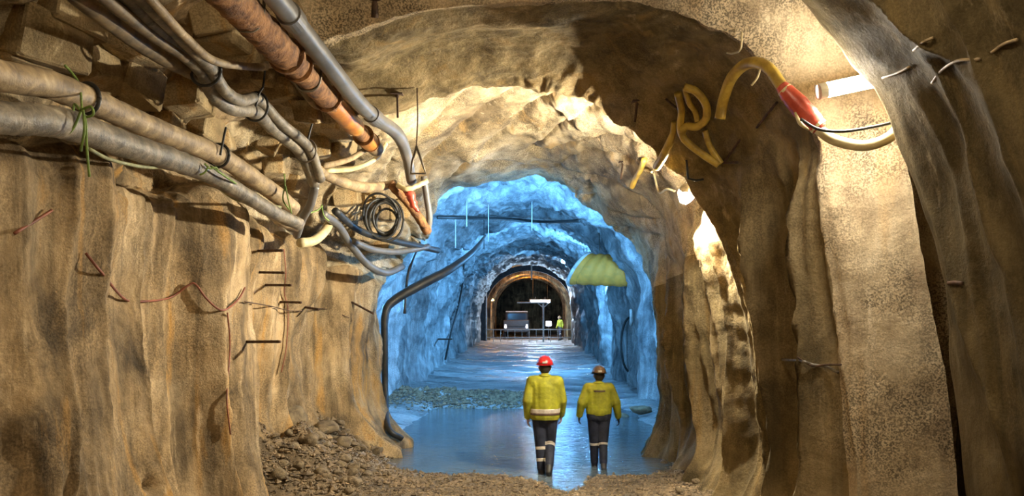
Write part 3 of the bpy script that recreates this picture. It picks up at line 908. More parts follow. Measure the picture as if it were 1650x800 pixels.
# green cords
def cord(specs, label):
    root = empty('green_cord', P(*specs[0][0]), label, 'cord')
    off = -root.location
    for s in specs:
        tube('strand', [p + off for p in run(s, .02)], .009, 'green', root, 6, 5)
cord([[(130, 180, 5.75), (122, 200, 5.7), (112, 214, 5.7), (96, 222, 5.75)], [(132, 176, 5.75), (138, 196, 5.68), (140, 240, 5.7), (144, 285, 5.75)],
      [(130, 178, 5.75), (146, 172, 5.7), (150, 185, 5.7), (134, 190, 5.7)], [(128, 176, 5.8), (120, 168, 5.9), (118, 180, 5.8)],
      [(104, 105, 6.15), (116, 118, 6.2), (128, 138, 6.15), (132, 176, 5.8)], [(134, 178, 5.7), (136, 210, 5.66), (130, 244, 5.7)]], 'bright green cord knotted between the two ledge hoses')
cord([[(330, 264, 7.5), (338, 272, 7.55), (348, 270, 7.6), (352, 278, 7.7)], [(336, 268, 7.5), (330, 278, 7.5), (322, 282, 7.5)], [(340, 268, 7.55), (362, 284, 7.8), (380, 296, 8.1)]], 'small green cord tied where the grey ledge hose narrows')
cord([[(458, 280, 9.6), (459, 300, 9.6), (456, 322, 9.6), (466, 338, 9.7)], [(460, 300, 9.6), (464, 320, 9.6), (470, 345, 9.7)]], 'green cord standing up at the far end of the tan ledge hose')
cord([[(492, 345, 10.8), (510, 340, 11), (520, 332, 11.1)], [(518, 330, 11.1), (522, 348, 11.1), (530, 356, 11.2)]], 'green cord on the pipes above the second left wall')
# roof hanger with a triangular hook
def hook():
    y, _ = hitY(672, 150)
    Y = min(10.9, y - .1)
    root = empty('roof_hook', P(672, 150, Y), 'thin roof wire ending in a triangular hook beside the grey duct hose', 'hook')
    off = -root.location
    tube('wire', [P(672, 142, Y) + off, P(673, 190, Y) + off, P(671, 236, Y) + off], .008, 'rebar', root, 6, 4)
    tube('triangle', [P(671, 236, Y) + off, P(664, 262, Y) + off, P(662, 280, Y) + off, P(686, 280, Y) + off, P(680, 262, Y) + off, P(671, 236, Y) + off], .014, 'steel', root, 6, 1, spline=False)
hook()

# ------------------------------------------------------------------ red cord, rebar, bolts on the walls
def on_wall(pxs, off):
    return [S(a, b, off) for a, b in pxs]
tag(tube('red_cable', on_wall([(20, 376), (60, 350), (80, 340)], .03), .012, 'redcord', None, 6, 6), 'short dull red cord on the dark patch of the left wall', 'cord')
tag(tube('red_cable', on_wall([(132, 408), (160, 440), (196, 482), (230, 486), (270, 480), (300, 462), (314, 458), (332, 482), (356, 500), (378, 484), (390, 464)], .035), .011, 'redcord', None, 6, 6), 'long red-brown cord looped along the left wall', 'cable')
tag(tube('red_cable', on_wall([(364, 505), (368, 560), (364, 640), (370, 700)], .03), .009, 'redcord', None, 6, 6), 'red-brown cord hanging down the edge of the left wall', 'cord')
def rod(name, a, b, r, label, mat='rebar', cat='rebar', group=None):
    bm = bmesh.new()
    n_ = 12
    pts = [Vector(a) + (Vector(b) - Vector(a)) * k / n_ for k in range(n_ + 1)]
    add_tube(bm, pts, [r * (1.12 if k % 2 else .95) for k in range(n_ + 1)], 8, 2)
    return tag(from_bm(name, bm, mat), label, cat, group)
def wall_rod(x0, y0, x1, y1, r, label, mat='rebar', lift=.22, **k):
    """a bar whose left end sits in the wall and whose other end stands clear of it"""
    a = S(x0, y0, -.03)
    ya, _ = hitY(x1, y1)
    b = P(x1, y1, min(a.y - lift, ya - .05))
    return rod('rebar_stub', a, b, r, label, mat, **k)
for (x0, y0, x1, y1), lab in zip(((418, 440, 459, 440), (428, 460, 470, 460), (452, 487, 486, 488), (398, 551, 452, 551), (492, 496, 514, 499), (566, 486, 602, 506), (416, 405, 456, 404)),
                                 ('rusty rebar stub, upper of the two close together on the second left wall', 'rusty rebar stub just below the topmost one on the second left wall',
                                  'rusty rebar stub, third down on the second left wall', 'longest dark rebar stub, lowest on the second left wall', 'tiny pale rebar stub in the middle of the second left wall',
                                  'slanting rebar stub near the blue gallery mouth', 'rebar stub directly under the hose ends')):
    wall_rod(x0, y0, x1, y1, .016, lab)
tag(tube('rusty_wire', on_wall([(452, 404), (456, 440), (454, 470), (462, 500), (458, 560), (452, 600)], .05), .008, 'redcord', None, 6, 6), 'rusty wire trailing down past the rebar stubs', 'wire')
tag(tube('rusty_wire', on_wall([(388, 486), (430, 494), (470, 500), (520, 498), (560, 512)], .05), .007, 'rebar', None, 6, 6), 'thin wire strung level across the second left wall', 'wire')
tag(tube('mesh_wire', on_wall([(1262, 580), (1290, 582), (1310, 588), (1336, 592), (1356, 600)], .03), .014, 'steel', None, 6, 6), 'frayed wire stub across the folds of the right wall', 'wire')
tag(tube('mesh_wire', on_wall([(1284, 576), (1312, 590), (1334, 588), (1358, 588)], .05), .009, 'rebar', None, 6, 6), 'dark wire twisted with the frayed stub on the right wall', 'wire')
for i, pts in enumerate((((1475, 80), (1488, 68), (1506, 60)), ((1504, 132), (1520, 112), (1545, 98), (1580, 95)), ((1600, 84), (1620, 70), (1642, 62)), ((1424, 124), (1448, 116), (1468, 106)), ((1530, 457), (1540, 456), (1553, 457)))):
    tag(tube('wall_wire', on_wall(pts, .012), .010 if i < 4 else .016, 'hose_tan' if i < 4 else 'rebar', None, 6, 6),
        ['short curved wire highest on the dark near right lining', 'long curved wire on the dark near right lining', 'curved wire at the corner of the dark near right lining',
         'short wire on the dark lining beside the batten lamp', 'small dark bolt stub halfway up the near right lining'][i], 'wire' if i < 4 else 'bolt')
# roof bolts
def roof_bolt(px, py0, py1, r, label, off=.0):
    a = S(px, py0, -.05)
    b = P(px, py1, a.y)
    root = empty('roof_bolt', a, label, 'bolt')
    bm = bmesh.new()
    add_cyl(bm, Vector((0, 0, .02)), b - a, r, seg=8)
    from_bm('shank', bm, 'rebar', root)
    bm = bmesh.new()
    add_box(bm, Vector((0, 0, -.05)), (.13, .13, .012))
    add_cyl(bm, Vector((0, 0, -.055)), Vector((0, 0, -.085)), r * 1.9, seg=6)
    from_bm('plate', bm, 'rebar', root, False)
roof_bolt(1023, 160, 197, .014, 'black bolt hanging from the bright broken roof rock')
roof_bolt(604, -12, 28, .034, 'stout steel bolt at the top edge, left of the arch crown')
roof_bolt(641, 150, 190, .012, 'thin bolt hanging beside the grey duct hose')
roof_bolt(1000, 258, 290, .012, 'dark bolt low on the roof above the blue gallery')
for i, (x0, y0, x1, y1) in enumerate(((1074, 158, 1098, 182), (1168, 262, 1192, 226), (1166, 262, 1188, 262), (1222, 205, 1252, 165))):
    a = S(x0, y0, .02); ya, _ = hitY(x1, y1)
    b = P(x1, y1, min(a.y - .1, ya - .06))
    rod('wall_rod', a, b, .012, ['dark rod slanting beside the yellow hose loop', 'dark rod rising to the right of the yellow hose tangle', 'short level rod by the yellow hose tangle', 'faint dark rod below the red hose sleeve'][i], 'rebar', 'rod')

# ------------------------------------------------------------------ yellow hose, red sleeve and cables on the right
def yhose(pts, r, mat, label, name='yellow_hose', off=None, group=None):
    rm = max(r) if isinstance(r, (list, tuple)) else r
    ys = [hitY(a, b)[0] - (off or rm * 1.6) * 1.5 for a, b in pts]
    for _ in range(3):
        ys = [min(ys[i], sum(ys[max(0, i - 1):i + 2]) / len(ys[max(0, i - 1):i + 2])) for i in range(len(ys))]
    return tag(tube(name, [P(a, b, y) for (a, b), y in zip(pts, ys)], r, mat, None, 14, 8, .02), label, 'hose', group)
def yellow_run():
    pts = [P(1160, 192, 8.3), P(1166, 160, 8.25), P(1180, 124, 8.05), P(1206, 102, 7.8), P(1236, 108, 7.55), P(1262, 142, 7.4)]
    pts = [PC((p.x * FPX / p.y) + VX, VY - (p.z - CAMZ) * FPX / p.y, p.y, .055) for p in pts]
    tag(tube('yellow_hose', pts, .052, 'yellow', None, 16, 10, .01), 'yellow hose arching into the red sleeve beside the batten lamp', 'hose')
    e = pts[-1]
    root = empty('hose_sleeve', e, 'red plastic sleeve joining the yellow hose to the cream hose', 'sleeve')
    a, b = Vector((0, 0, 0)), P(1324, 210, 7.32) - e
    dv = (b - a)
    tube('sleeve_body', [a - dv * .06, a + dv * .1, a + dv * .35, a + dv * .7, a + dv * .92, b], [.05, .07, .085, .088, .07, .045], 'red', root, 18, 6, .06)
    for t, r in ((.06, .066), (.9, .075)):
        bm = bmesh.new()
        add_cyl(bm, dv * (t - .03), dv * (t + .03), r, seg=18)
        from_bm('clamp', bm, 'cream', root, False)
    tube('flap', [dv * .45 + Vector((-.06, -.05, -.06)), dv * .62 + Vector((-.08, -.07, -.09)), dv * .8 + Vector((-.06, -.05, -.08))], [.01, .02, .01], 'cream', root, 8, 6)
    f = [P(1318, 208, 7.32), P(1345, 226, 7.28), P(1392, 235, 7.22), P(1432, 222, 7.18), P(1452, 196, 7.25), P(1462, 160, 7.4)]
    tag(tube('cream_hose', f, .046, 'cream', None, 16, 10, .01), 'cream hose sagging across the speckled rib under the batten lamp', 'hose')
    f = [P(1290, 192, 7.24), P(1318, 208, 7.2), P(1356, 212, 7.14), P(1400, 206, 7.12), P(1446, 194, 7.12), P(1470, 170, 7.3)]
    tag(tube('black_cable', f, .013, 'black', None, 8, 10), 'thin black cable stretched just above the cream hose', 'cable')
    f = [P(1225, 112, 7.5), P(1220, 126, 7.4), P(1211, 138, 7.4)]
    tag(tube('white_tie', f, .009, 'cream', None, 6, 6), 'loose white tie end on the arch of the yellow hose', 'tie')
    f = [S(1176, 80, .05), S(1188, 78, .08), S(1197, 68, .08), S(1194, 52, .06)]
    tag(tube('white_tie', f, .009, 'cream', None, 6, 6), 'curled white wire on the roof above the yellow hose', 'wire')
yellow_run()
yhose([(1102, 140), (1122, 148), (1137, 168), (1138, 190), (1124, 204), (1106, 204), (1098, 214)], .042, 'yellow', 'loop of dull yellow hose on the dark collar', off=.10)
yhose([(1104, 142), (1110, 165), (1120, 180), (1124, 196)], .030, 'yellow', 'inner strand of the dull yellow hose loop', off=.07)
yhose([(1092, 150), (1098, 180), (1096, 206), (1104, 226), (1128, 246), (1158, 266)], .040, 'yellow', 'dull yellow hose running down to the wall edge', off=.08)
yhose([(1136, 210), (1142, 232), (1152, 250), (1162, 264)], .034, 'yellow', 'short dull yellow hose crossing above the caged lamp', off=.06)
yhose([(1086, 196), (1084, 216), (1078, 232), (1070, 250), (1058, 270)], [.03, .035, .045, .05, .045], 'yellow', 'bright yellow hose end in front of the pale rock', off=.10)
yhose([(1038, 258), (1032, 274), (1024, 288), (1018, 302)], .04, 'yellow', 'faint yellow hose end lowest on the dark roof', off=.06)

# ------------------------------------------------------------------ rock blocks of the haunch (pieces of the left wall and the roof)
def rock_mesh(name, s, seed, facets=9, jag=.35):
    rnd = random.Random(seed)
    bm = bmesh.new()
    pts = []
    for sx in (-1, 1):
        for sy in (-1, 1):
            for sz in (-1, 1):
                pts.append(bm.verts.new((sx * s[0] * (1 - rnd.random() * jag) / 2, sy * s[1] * (1 - rnd.random() * jag) / 2, sz * s[2] * (1 - rnd.random() * jag) / 2)))
    for k in range(facets):
        v = Vector((rnd.gauss(0, 1), rnd.gauss(0, 1), rnd.gauss(0, 1))).normalized()
        pts.append(bm.verts.new((v.x * s[0] * .55, v.y * s[1] * .55, v.z * s[2] * .55)))
    r = bmesh.ops.convex_hull(bm, input=pts)
    for v in [v for v in bm.verts if not v.link_faces]:
        bm.verts.remove(v)
    bmesh.ops.bevel(bm, geom=list(bm.edges), offset=min(s) * .035, segments=1, affect='EDGES')
    me = bpy.data.meshes.new(name)
    bm.to_mesh(me)
    bm.free()
    return me
BLK = [  # px, py, Y, size, tilt
    (60, 60, 6.6, (.6, .7, .45)), (25, 85, 6.2, (.35, .45, .3)), (150, 100, 7.2, (.5, .7, .5)), (205, 128, 7.6, (.5, .6, .4)), (215, 60, 7.5, (.6, .7, .4)),
    (105, 22, 6.6, (.5, .6, .4)), (265, 205, 7.9, (.35, .6, .30)), (318, 205, 8.6, (.42, .5, .32)), (355, 225, 9.2, (.30, .45, .28)), (395, 255, 9.7, (.28, .4, .26)),
    (300, 150, 8.4, (.5, .6, .45)), (370, 60, 7.7, (.5, .6, .4)), (345, 25, 7.4, (.45, .5, .35)), (400, 85, 8.4, (.35, .4, .34)), (455, 140, 9.3, (.34, .5, .34)), (435, 125, 9.0, (.26, .4, .3)),
    (500, 180, 10.2, (.36, .5, .3)), (545, 240, 11.0, (.40, .5, .38)), (515, 238, 10.7, (.34, .5, .30)), (430, 235, 10.0, (.3, .4, .25)), (470, 300, 10.7, (.4, .5, .26)),
    (585, 320, 12.4, (.42, .5, .28)), (640, 335, 13.2, (.40, .5, .34)), (555, 318, 12.0, (.36, .4, .3)), (610, 395, 13.6, (.5, .5, .3)), (440, 270, 10.3, (.3, .4, .26)), (540, 200, 10.8, (.3, .4, .3))]
for i, (px, py, Y, s) in enumerate(BLK):
    y, _ = hitY(px, py)
    kf = max(.7, min(1.5, (y + .05) / (Y + .2)))
    rb = random.Random(40 + i)
    me = rock_mesh('rock_block', tuple(v * kf for v in s), 100 + i, 5, .3)
    o = link('rock_block', me, 'block', ceiling if py < 190 else wall_left, False)
    o.location = P(px, py, y + .06)
    o.rotation_euler = (rb.uniform(-.25, .25), rb.uniform(-.3, .3), rb.uniform(-.35, .35))

# ------------------------------------------------------------------ loose rocks on the floor
def round_rock(name, s, seed):
    rnd = random.Random(seed)
    bm = bmesh.new()
    bmesh.ops.create_icosphere(bm, subdivisions=3, radius=.5)
    ox = rnd.uniform(0, 50)
    co = np.array([v.co[:] for v in bm.verts])
    n1 = fbm(co[:, 0] * 1.6 + ox, co[:, 1] * 1.6, co[:, 2] * 1.6, 3)
    planes = [Vector((rnd.gauss(0, 1), rnd.gauss(0, 1), rnd.gauss(0, .8))).normalized() for _ in range(9)]
    for v, f in zip(bm.verts, n1):
        c = v.co * (1 + .28 * f)
        for p in planes:
            e = c.dot(p) - .36
            if e > 0:
                c -= p * e * .85
        v.co = Vector((c.x * s[0], c.y * s[1], c.z * s[2]))
    me = bpy.data.meshes.new(name)
    bm.to_mesh(me)
    bm.free()
    return me
ROCKS = [(552, 712, (.34, .3, .2), 'flat grey stone lying clear of the second left wall'), (1104, 712, (.42, .4, .40), 'large round boulder against the foot of the right wall'),
         (1152, 735, (.5, .45, .42), 'pitted boulder at the front of the right wall foot'), (1092, 735, (.2, .2, .14), 'small stone in front of the round boulder'),
         (600, 662, (.5, .4, .22), 'dark wet rock at the last fold of the left wall'), (1035, 660, (.55, .4, .26), 'dark rock at the water edge behind the walkers'),
         (1006, 668, (.3, .25, .16), 'smaller dark rock at the water edge behind the walkers'), (385, 778, (.45, .4, .42), 'pale wedge-shaped rock at the corner of the near left wall'),
         (525, 690, (.4, .4, .22), 'dark slab leaning at the foot of the second left wall'), (468, 682, (.45, .5, .45), 'big broken rock in the left rubble'), (430, 672, (.5, .5, .5), 'tall broken rock deepest in the left rubble'),
         (500, 712, (.25, .25, .2), 'angular stone at the front of the left rubble'), (1230, 790, (.5, .4, .3), 'low rock at the lower edge below the right wall'), (1195, 752, (.28, .25, .16), 'dark stone in the hollow of the right wall foot')]
def ground_pt(px, py):
    dv = Vector(((px - VX) / FPX, 1.0, -(py - VY) / FPX))
    Y = 4.0
    while Y < 80:
        p = CAM + dv * Y
        if p.z < fh(p.x, p.y):
            return p
        Y += .05
    return CAM + dv * 15
for i, (px, py, s, lab) in enumerate(ROCKS):
    p = ground_pt(px, py + 8)
    o = link('rock', round_rock('rock', s, 300 + i), 'stone')
    o.location = (p.x, p.y, fh(p.x, p.y) + s[2] * .30)
    o.rotation_euler = (random.uniform(-.2, .2), random.uniform(-.2, .2), random.uniform(0, 6))
    tag(o, lab, 'rock')
protos = [round_rock('rubble_stone', (1, 1, .7), 400 + k) for k in range(5)]
for m_ in protos:
    m_.materials.append(M['stone'])
    m_.polygons.foreach_set('use_smooth', [True] * len(m_.polygons))
def scatter(n, boxf, smin, smax, label, group):
    for k in range(n):
        x, y = boxf()
        s = random.uniform(smin, smax)
        o = bpy.data.objects.new('rubble_stone', random.choice(protos))
        COL.objects.link(o)
        o.location = (x, y, fh(x, y) + s * .18)
        o.scale = (s, s * random.uniform(.8, 1.2), s * random.uniform(.6, 1))
        o.rotation_euler = (random.uniform(-.4, .4), random.uniform(-.4, .4), random.uniform(0, 6))
        tag(o, label, 'stone', group)
scatter(60, lambda: (random.uniform(-3.3, -2.2), random.uniform(10.4, 15)), .08, .24, 'broken stone in the rubble along the foot of the second left wall', 'stones along the left wall foot')
scatter(24, lambda: (random.uniform(1.75, 2.5), random.uniform(10.5, 15)), .06, .16, 'broken stone along the foot of the right wall', 'stones along the right wall foot')
scatter(30, lambda: (random.uniform(-3.4, -.9), random.gauss(22.4, .7)), .10, .22, 'stone on the gravel bar behind the water', 'stones of the gravel bar')
scatter(10, lambda: (random.uniform(-2.3, -1.4), random.uniform(14.0, 17)), .06, .13, 'dark stone poking out of the water edge', 'stones at the water edge')

def chips(name, n, f, smin, smax, label):
    rs = np.random.RandomState(5)
    base = np.array([(1, 0, 0), (-1, 0, 0), (0, 1, 0), (0, -1, 0), (0, 0, .7), (0, 0, -.7)], float)
    fc = np.array([(0, 2, 4), (2, 1, 4), (1, 3, 4), (3, 0, 4), (2, 0, 5), (1, 2, 5), (3, 1, 5), (0, 3, 5)])
    xy = np.array([f(rs) for _ in range(n)])
    z = floor_h(xy[:, 0], xy[:, 1])
    V, F = [], []
    for k in range(n):
        s = rs.uniform(smin, smax) * (1 + (rs.rand() < .06))
        a = rs.uniform(0, 6.3)
        R = np.array([(math.cos(a), -math.sin(a), 0), (math.sin(a), math.cos(a), 0), (0, 0, 1)])
        V.append((base * rs.uniform(.6, 1.2, (6, 1)) * s) @ R.T + (xy[k, 0], xy[k, 1], z[k] + s * .3))
        F.append(fc + 6 * k)
    me = bpy.data.meshes.new(name)
    me.from_pydata(np.concatenate(V).tolist(), [], np.concatenate(F).tolist())
    o = link(name, me, 'gravel', None, False)
    tag(o, label, 'gravel', None, 'stuff')
chips('gravel', 9000, lambda r: (r.uniform(-3.6, 3.0), r.uniform(9.6, 13.0)), .008, .026, 'brown gravel strewn over the dry floor in front of the water')
chips('gravel', 4500, lambda r: (r.uniform(-3.6, .8) - .4 * r.rand(), r.normal(22.4, .8)), .02, .055, 'wet gravel bar heaped beyond the water')
chips('gravel', 2500, lambda r: (r.normal(-3.0, .45), r.uniform(10.3, 15)), .015, .05, 'loose chips in the rubble under the second left wall')

# ------------------------------------------------------------------ blue gallery: duct, cables, rods
def vent_duct():
    Y = 25.0
    a, b = P(934, 434, Y + .5), P(1040, 438, Y - .3)
    root = empty('ventilation_duct', a, 'olive yellow ventilation duct with a pale open rim under the gallery roof', 'duct')
    dv = b - a
    u = dv.normalized()
    up = Vector((0, 0, 1)); sd = u.cross(up).normalized(); up = sd.cross(u)
    bm = bmesh.new()
    rings = []
    R0 = .46
    for i in range(41):
        t = i / 40
        rr = R0 * (1 + .03 * math.sin(t * 40)) * (1 - .25 * sstep(.75, 1.0, t))
        slant = -.55 * (1 - t) * 0
        ring = []
        for j in range(32):
            an = 2 * math.pi * j / 32
            shift = u * (.30 * math.sin(an) * (1 - t))
            ring.append(bm.verts.new(dv * t + (sd * math.cos(an) + up * math.sin(an)) * rr + shift))
        rings.append(ring)
    for i in range(40):
        for j in range(32):
            bm.faces.new((rings[i][j], rings[i][(j + 1) % 32], rings[i + 1][(j + 1) % 32], rings[i + 1][j]))
    bm.faces.new(rings[-1])
    from_bm('duct_sleeve', bm, 'ductolive', root)
    pts = []
    for j in range(33):
        an = 2 * math.pi * j / 32
        pts.append((sd * math.cos(an) + up * math.sin(an)) * R0 * 1.02 + u * .30 * math.sin(an))
    tube('rim', pts, .055, 'white', root, 10, 1)
    bm = bmesh.new()
    c_ = [bm.verts.new(p * .97 + u * .25) for p in pts[:-1]]
    bm.faces.new(c_)
    from_bm('inner_liner', bm, 'darksteel', root)
    for t in (.3, .75):
        tube('hanger', [dv * t + up * R0 * .9, dv * t + Vector((0, 0, 1.1))], .012, 'steel', root, 6, 2)
vent_duct()
def loop_on_wall():
    y, _ = hitY(1018, 556)
    c = P(1016, 556, y - .15)
    k = y / FPX
    pts = [c + Vector((15 * k * math.cos(t), .0, 44 * k * math.sin(t))) for t in np.linspace(0, 2 * math.pi, 25)]
    tag(tube('cable_loop', pts, .035, 'black', None, 8, 2), 'tall loop of dark cable hanging on the pale gallery wall', 'cable')
    pts = [S(1022, 500, .1), S(1023, 512, .1), S(1022, 522, .1)]
    tag(tube('wall_marker', pts, .05, 'white', None, 8, 3), 'small white marker above the hanging cable loop', 'marker')
    for i, (px, y0, y1) in enumerate(((857, 325, 372), (787, 330, 390), (752, 322, 366), (780, 345, 402), (734, 350, 400))):
        a = S(px, y0, .0)
        tag(tube('roof_rod', [a, P(px, (y0 + y1) / 2, a.y), P(px, y1, a.y)], .012, 'whiteframe' if i != 3 else 'darksteel', None, 6, 3),
            ['pale rod hanging at the crown of the gallery roof', 'pale rod left of the crown rod in the gallery', 'short rod high in the left half of the gallery roof', 'dark rod hanging in the gallery roof', 'rod hanging nearest the left hoses in the gallery'][i], 'rod')
    a = S(708, 470, .1)
    tag(tube('wall_cable', [S(745, 420, .12), S(742, 460, .12), S(733, 500, .12), S(722, 540, .12), S(714, 580, .12)], .04, 'black', None, 8, 6), 'dark cable hanging down the pale left gallery wall', 'cable')
    tag(tube('rebar_stub', [S(706, 547, .0), P(716, 547, S(706, 547, 0).y - .3), P(728, 547, S(706, 547, 0).y - .6)], .03, 'rebar', None, 8, 3), 'dark rebar stub on the pale left gallery wall', 'rebar')
    tag(tube('roof_cable', [S(705, 345, .1), S(760, 347, .12), S(820, 349, .12), S(880, 352, .12), S(935, 350, .12)], .045, 'black', None, 8, 6), 'dark cable strung across the gallery roof', 'cable')
loop_on_wall()

# ------------------------------------------------------------------ portal, gate and far tunnel
FZ = .32
def arch_pts(hw, top, spring, n=24, z0=FZ, cx=-.1):
    pts = [(cx - hw, z0), (cx - hw, z0 + spring * .5), (cx - hw, z0 + spring)]
    for k in range(1, n):
        t = math.pi - math.pi * k / n
        pts.append((cx + hw * math.cos(t), z0 + spring + (top - spring) * math.sin(t)))
    return pts + [(cx + hw, z0 + spring), (cx + hw, z0 + spring * .5), (cx + hw, z0)]
def arch_rib(name, y, hw, top, spring, sec, mat, label=None, cat=None, group=None, parent=None, off=Vector((0, 0, 0))):
    """rectangular section swept along an arch"""
    bm = bmesh.new()
    pi_ = arch_pts(hw - sec[0], top - sec[0], spring)
    po = arch_pts(hw, top, spring)
    R_ = []
    for (a, b) in zip(pi_, po):
        R_.append([bm.verts.new(Vector((a[0], y, a[1])) + off), bm.verts.new(Vector((b[0], y, b[1])) + off),
                   bm.verts.new(Vector((b[0], y + sec[1], b[1])) + off), bm.verts.new(Vector((a[0], y + sec[1], a[1])) + off)])
    for i in range(len(R_) - 1):
        for j in range(4):
            bm.faces.new((R_[i][j], R_[i][(j + 1) % 4], R_[i + 1][(j + 1) % 4], R_[i + 1][j]))
    bm.faces.new(R_[0]); bm.faces.new(R_[-1][::-1])
    bmesh.ops.recalc_face_normals(bm, faces=bm.faces)
    o = from_bm(name, bm, mat, parent, False)
    if label:
        tag(o, label, cat, group)
    return o
arch_rib('portal_arch', 58.2, 3.25, 5.15, 2.3, (.36, .5), 'darksteel', 'thick dark arch framing the far portal', 'arch')
arch_rib('lining_hoop', 57.6, 3.35, 5.35, 2.3, (.12, .15), 'whiteframe', 'pale hoop just outside the dark portal arch', 'arch')
for k in range(5):
    arch_rib('steel_rib', 61 + 2.6 * k, 2.95, 4.95, 2.2, (.22, .3), 'farrock', ['rusty steel rib, first behind the far portal arch', 'rusty steel rib, second behind the far portal arch', 'rusty steel rib, third behind the far portal arch', 'rusty steel rib, fourth behind the far portal arch', 'rusty steel rib deepest behind the far portal arch'][k], 'arch', 'steel ribs beyond the portal')
def gate():
    y = 57.9
    root = empty('portal_gate', (-.1, y, FZ), 'white steel frame and railing across the far portal', 'gate')
    o_ = lambda x, z: Vector((x + .1, 0, z - FZ))
    bm_ = lambda nm, a, b, r: tube(nm, [o_(*a), o_((a[0] + b[0]) / 2, (a[1] + b[1]) / 2), o_(*b)], r, 'whiteframe', root, 8, 2)
    for x in (-2.95, 2.75):
        bm_('post', (x, FZ), (x, 3.7), .05)
    bm_('post', (.06, 4.5), (.06, 6.0), .045)
    bm_('post', (.85, FZ), (.85, 2.9), .06)
    bm_('crossbar', (-.9, 2.95), (1.1, 2.95), .05)
    bm_('rail', (-2.95, .62), (2.75, .62), .035)
    bm_('rail', (-2.95, 1.15), (2.75, 1.15), .035)
    for k in range(13):
        x = -2.95 + 5.7 * k / 12
        bm_('baluster', (x, FZ), (x, 1.15), .018)
    bm_('brace', (.85, 2.6), (.45, 2.93), .035)
    bm_('brace', (.85, 2.6), (1.2, 2.93), .035)
gate()
batten('bar_lamp', P(855, 486, 60), P(886, 486, 60), .10, 'lamp_far', 'glaring bluish bar lamp hung inside the far portal', back=Vector((0, 0, .15)))
bl_ = [o for o in bpy.data.objects if o.name == 'bar_lamp'][0]
for sx in (-.5, .5):
    tube('hanger', [(sx, 0, 0), (sx, 0, 1.2), (sx, 0, 2.5)], .012, 'steel', bl_, 6, 2)
for k, (x, y, z) in enumerate(((-1.35, 59.0, 5.1), (1.15, 59.0, 5.1), (-2.75, 62.0, 3.2), (-.9, 63.1, 5.2), (.8, 65.7, 5.2), (-.3, 68.3, 5.2))):
    root = empty('sodium_lamp', (x, y, z), ['orange lamp on the left shoulder of the far tunnel', 'orange lamp on the right shoulder of the far tunnel', 'orange lamp on the left wall of the far tunnel', 'orange lamp behind the first rusty rib', 'orange lamp behind the second rusty rib', 'orange lamp behind the third rusty rib'][k], 'lamp', 'orange lamps beyond the portal')
    bm = bmesh.new()
    add_ball(bm, (0, 0, 0), .12, (1, 1, .7))
    from_bm('globe', bm, 'lamp_orange', root)
    bm = bmesh.new()
    add_cyl(bm, (0, 0, .05), (0, 0, .16), .13, .08)
    from_bm('cap', bm, 'darksteel', root)
    tube('arm', [(0, 0, .14), ((-.2 if k == 2 else 0), 0, .3), ((-.5 if k == 2 else 0), 0, (.3 if k == 2 else .7))], .02, 'darksteel', root, 6, 2)
def truck():
    c = P(832, 541, 66)
    c.z = FZ
    root = empty('mine_truck', c, 'dark utility truck parked beyond the far portal gate', 'truck')
    def bx_(nm, ce, s, mat, bev=.06, par=root):
        bm = bmesh.new()
        add_box(bm, ce, s, None, bev)
        return from_bm(nm, bm, mat, par, False)
    bx_('chassis', (0, 1.6, .75), (1.9, 4.6, .5), 'truck')
    bx_('tray', (0, .4, 1.15), (1.95, 2.3, .5), 'truck')
    cab = bx_('cab', (0, 2.4, 1.45), (1.8, 1.7, 1.1), 'truck', .15)
    bx_('rear_window', (0, 1.53, 1.65), (1.4, .03, .5), 'glass', .0, cab)
    bx_('bonnet', (0, 3.6, 1.1), (1.8, 1.0, .5), 'truck', .1)
    for sx in (-1, 1):
        bx_('tail_light', (sx * .8, -.72, .95), (.16, .06, .28), 'headlight', .01)
        for yy in (.2, 3.2):
            bm = bmesh.new()
            add_cyl(bm, (sx * .78, yy, .40), (sx * 1.0, yy, .40), .40, seg=20)
            w_ = from_bm('wheel', bm, 'boot', root, False)
            bm = bmesh.new()
            add_cyl(bm, (sx * 1.0, yy, .40), (sx * 1.02, yy, .40), .2, seg=14)
            from_bm('hub', bm, 'steel', w_, False)
    bx_('roll_bar', (0, 1.45, 2.05), (1.7, .08, .08), 'whiteframe', .01)
    return root
truck()
root = empty('site_light', P(884, 522, 62.0), 'small white work light on a stand beyond the gate', 'lamp')
bm = bmesh.new(); add_box(bm, (0, 0, 0), (.40, .12, .34), None, .03); from_bm('lens', bm, 'headlight', root, False)
tube('stand', [(0, .08, 0), (0, .08, -.6), (0, .08, FZ - root.location.z)], .03, 'darksteel', root, 8, 2)

# ------------------------------------------------------------------ people
class Blob:
    """gathers overlapping balls as plain arrays; remeshed() fuses them into one skin"""
    def __init__(self):
        self.v, self.f, self.n = [], [], 0
        b = bmesh.new()
        bmesh.ops.create_uvsphere(b, u_segments=14, v_segments=9, radius=1.0)
        b.verts.index_update()
        self.sv = np.array([v.co[:] for v in b.verts])
        self.sf = [tuple(v.index for v in f.verts) for f in b.faces]
        b.free()
    def ball(self, c, r, s=(1, 1, 1)):
        self.v.append(self.sv * np.array(s) * r + np.array(c))
        self.f += [tuple(i + self.n for i in f) for f in self.sf]
        self.n += len(self.sv)
    def mesh(self, name):
        me = bpy.data.meshes.new(name)
        me.from_pydata(np.concatenate(self.v).tolist(), [], self.f)
        return me
def capsule(bl, a, b, r1, r2, n=7):
    a, b = Vector(a), Vector(b)
    n = max(2, int((b - a).length / (min(r1, r2) * .35)))
    for k in range(n + 1):
        t = k / n
        bl.ball(a + (b - a) * t, r1 + (r2 - r1) * t)
TMP = bpy.data.scenes.new('workbench')
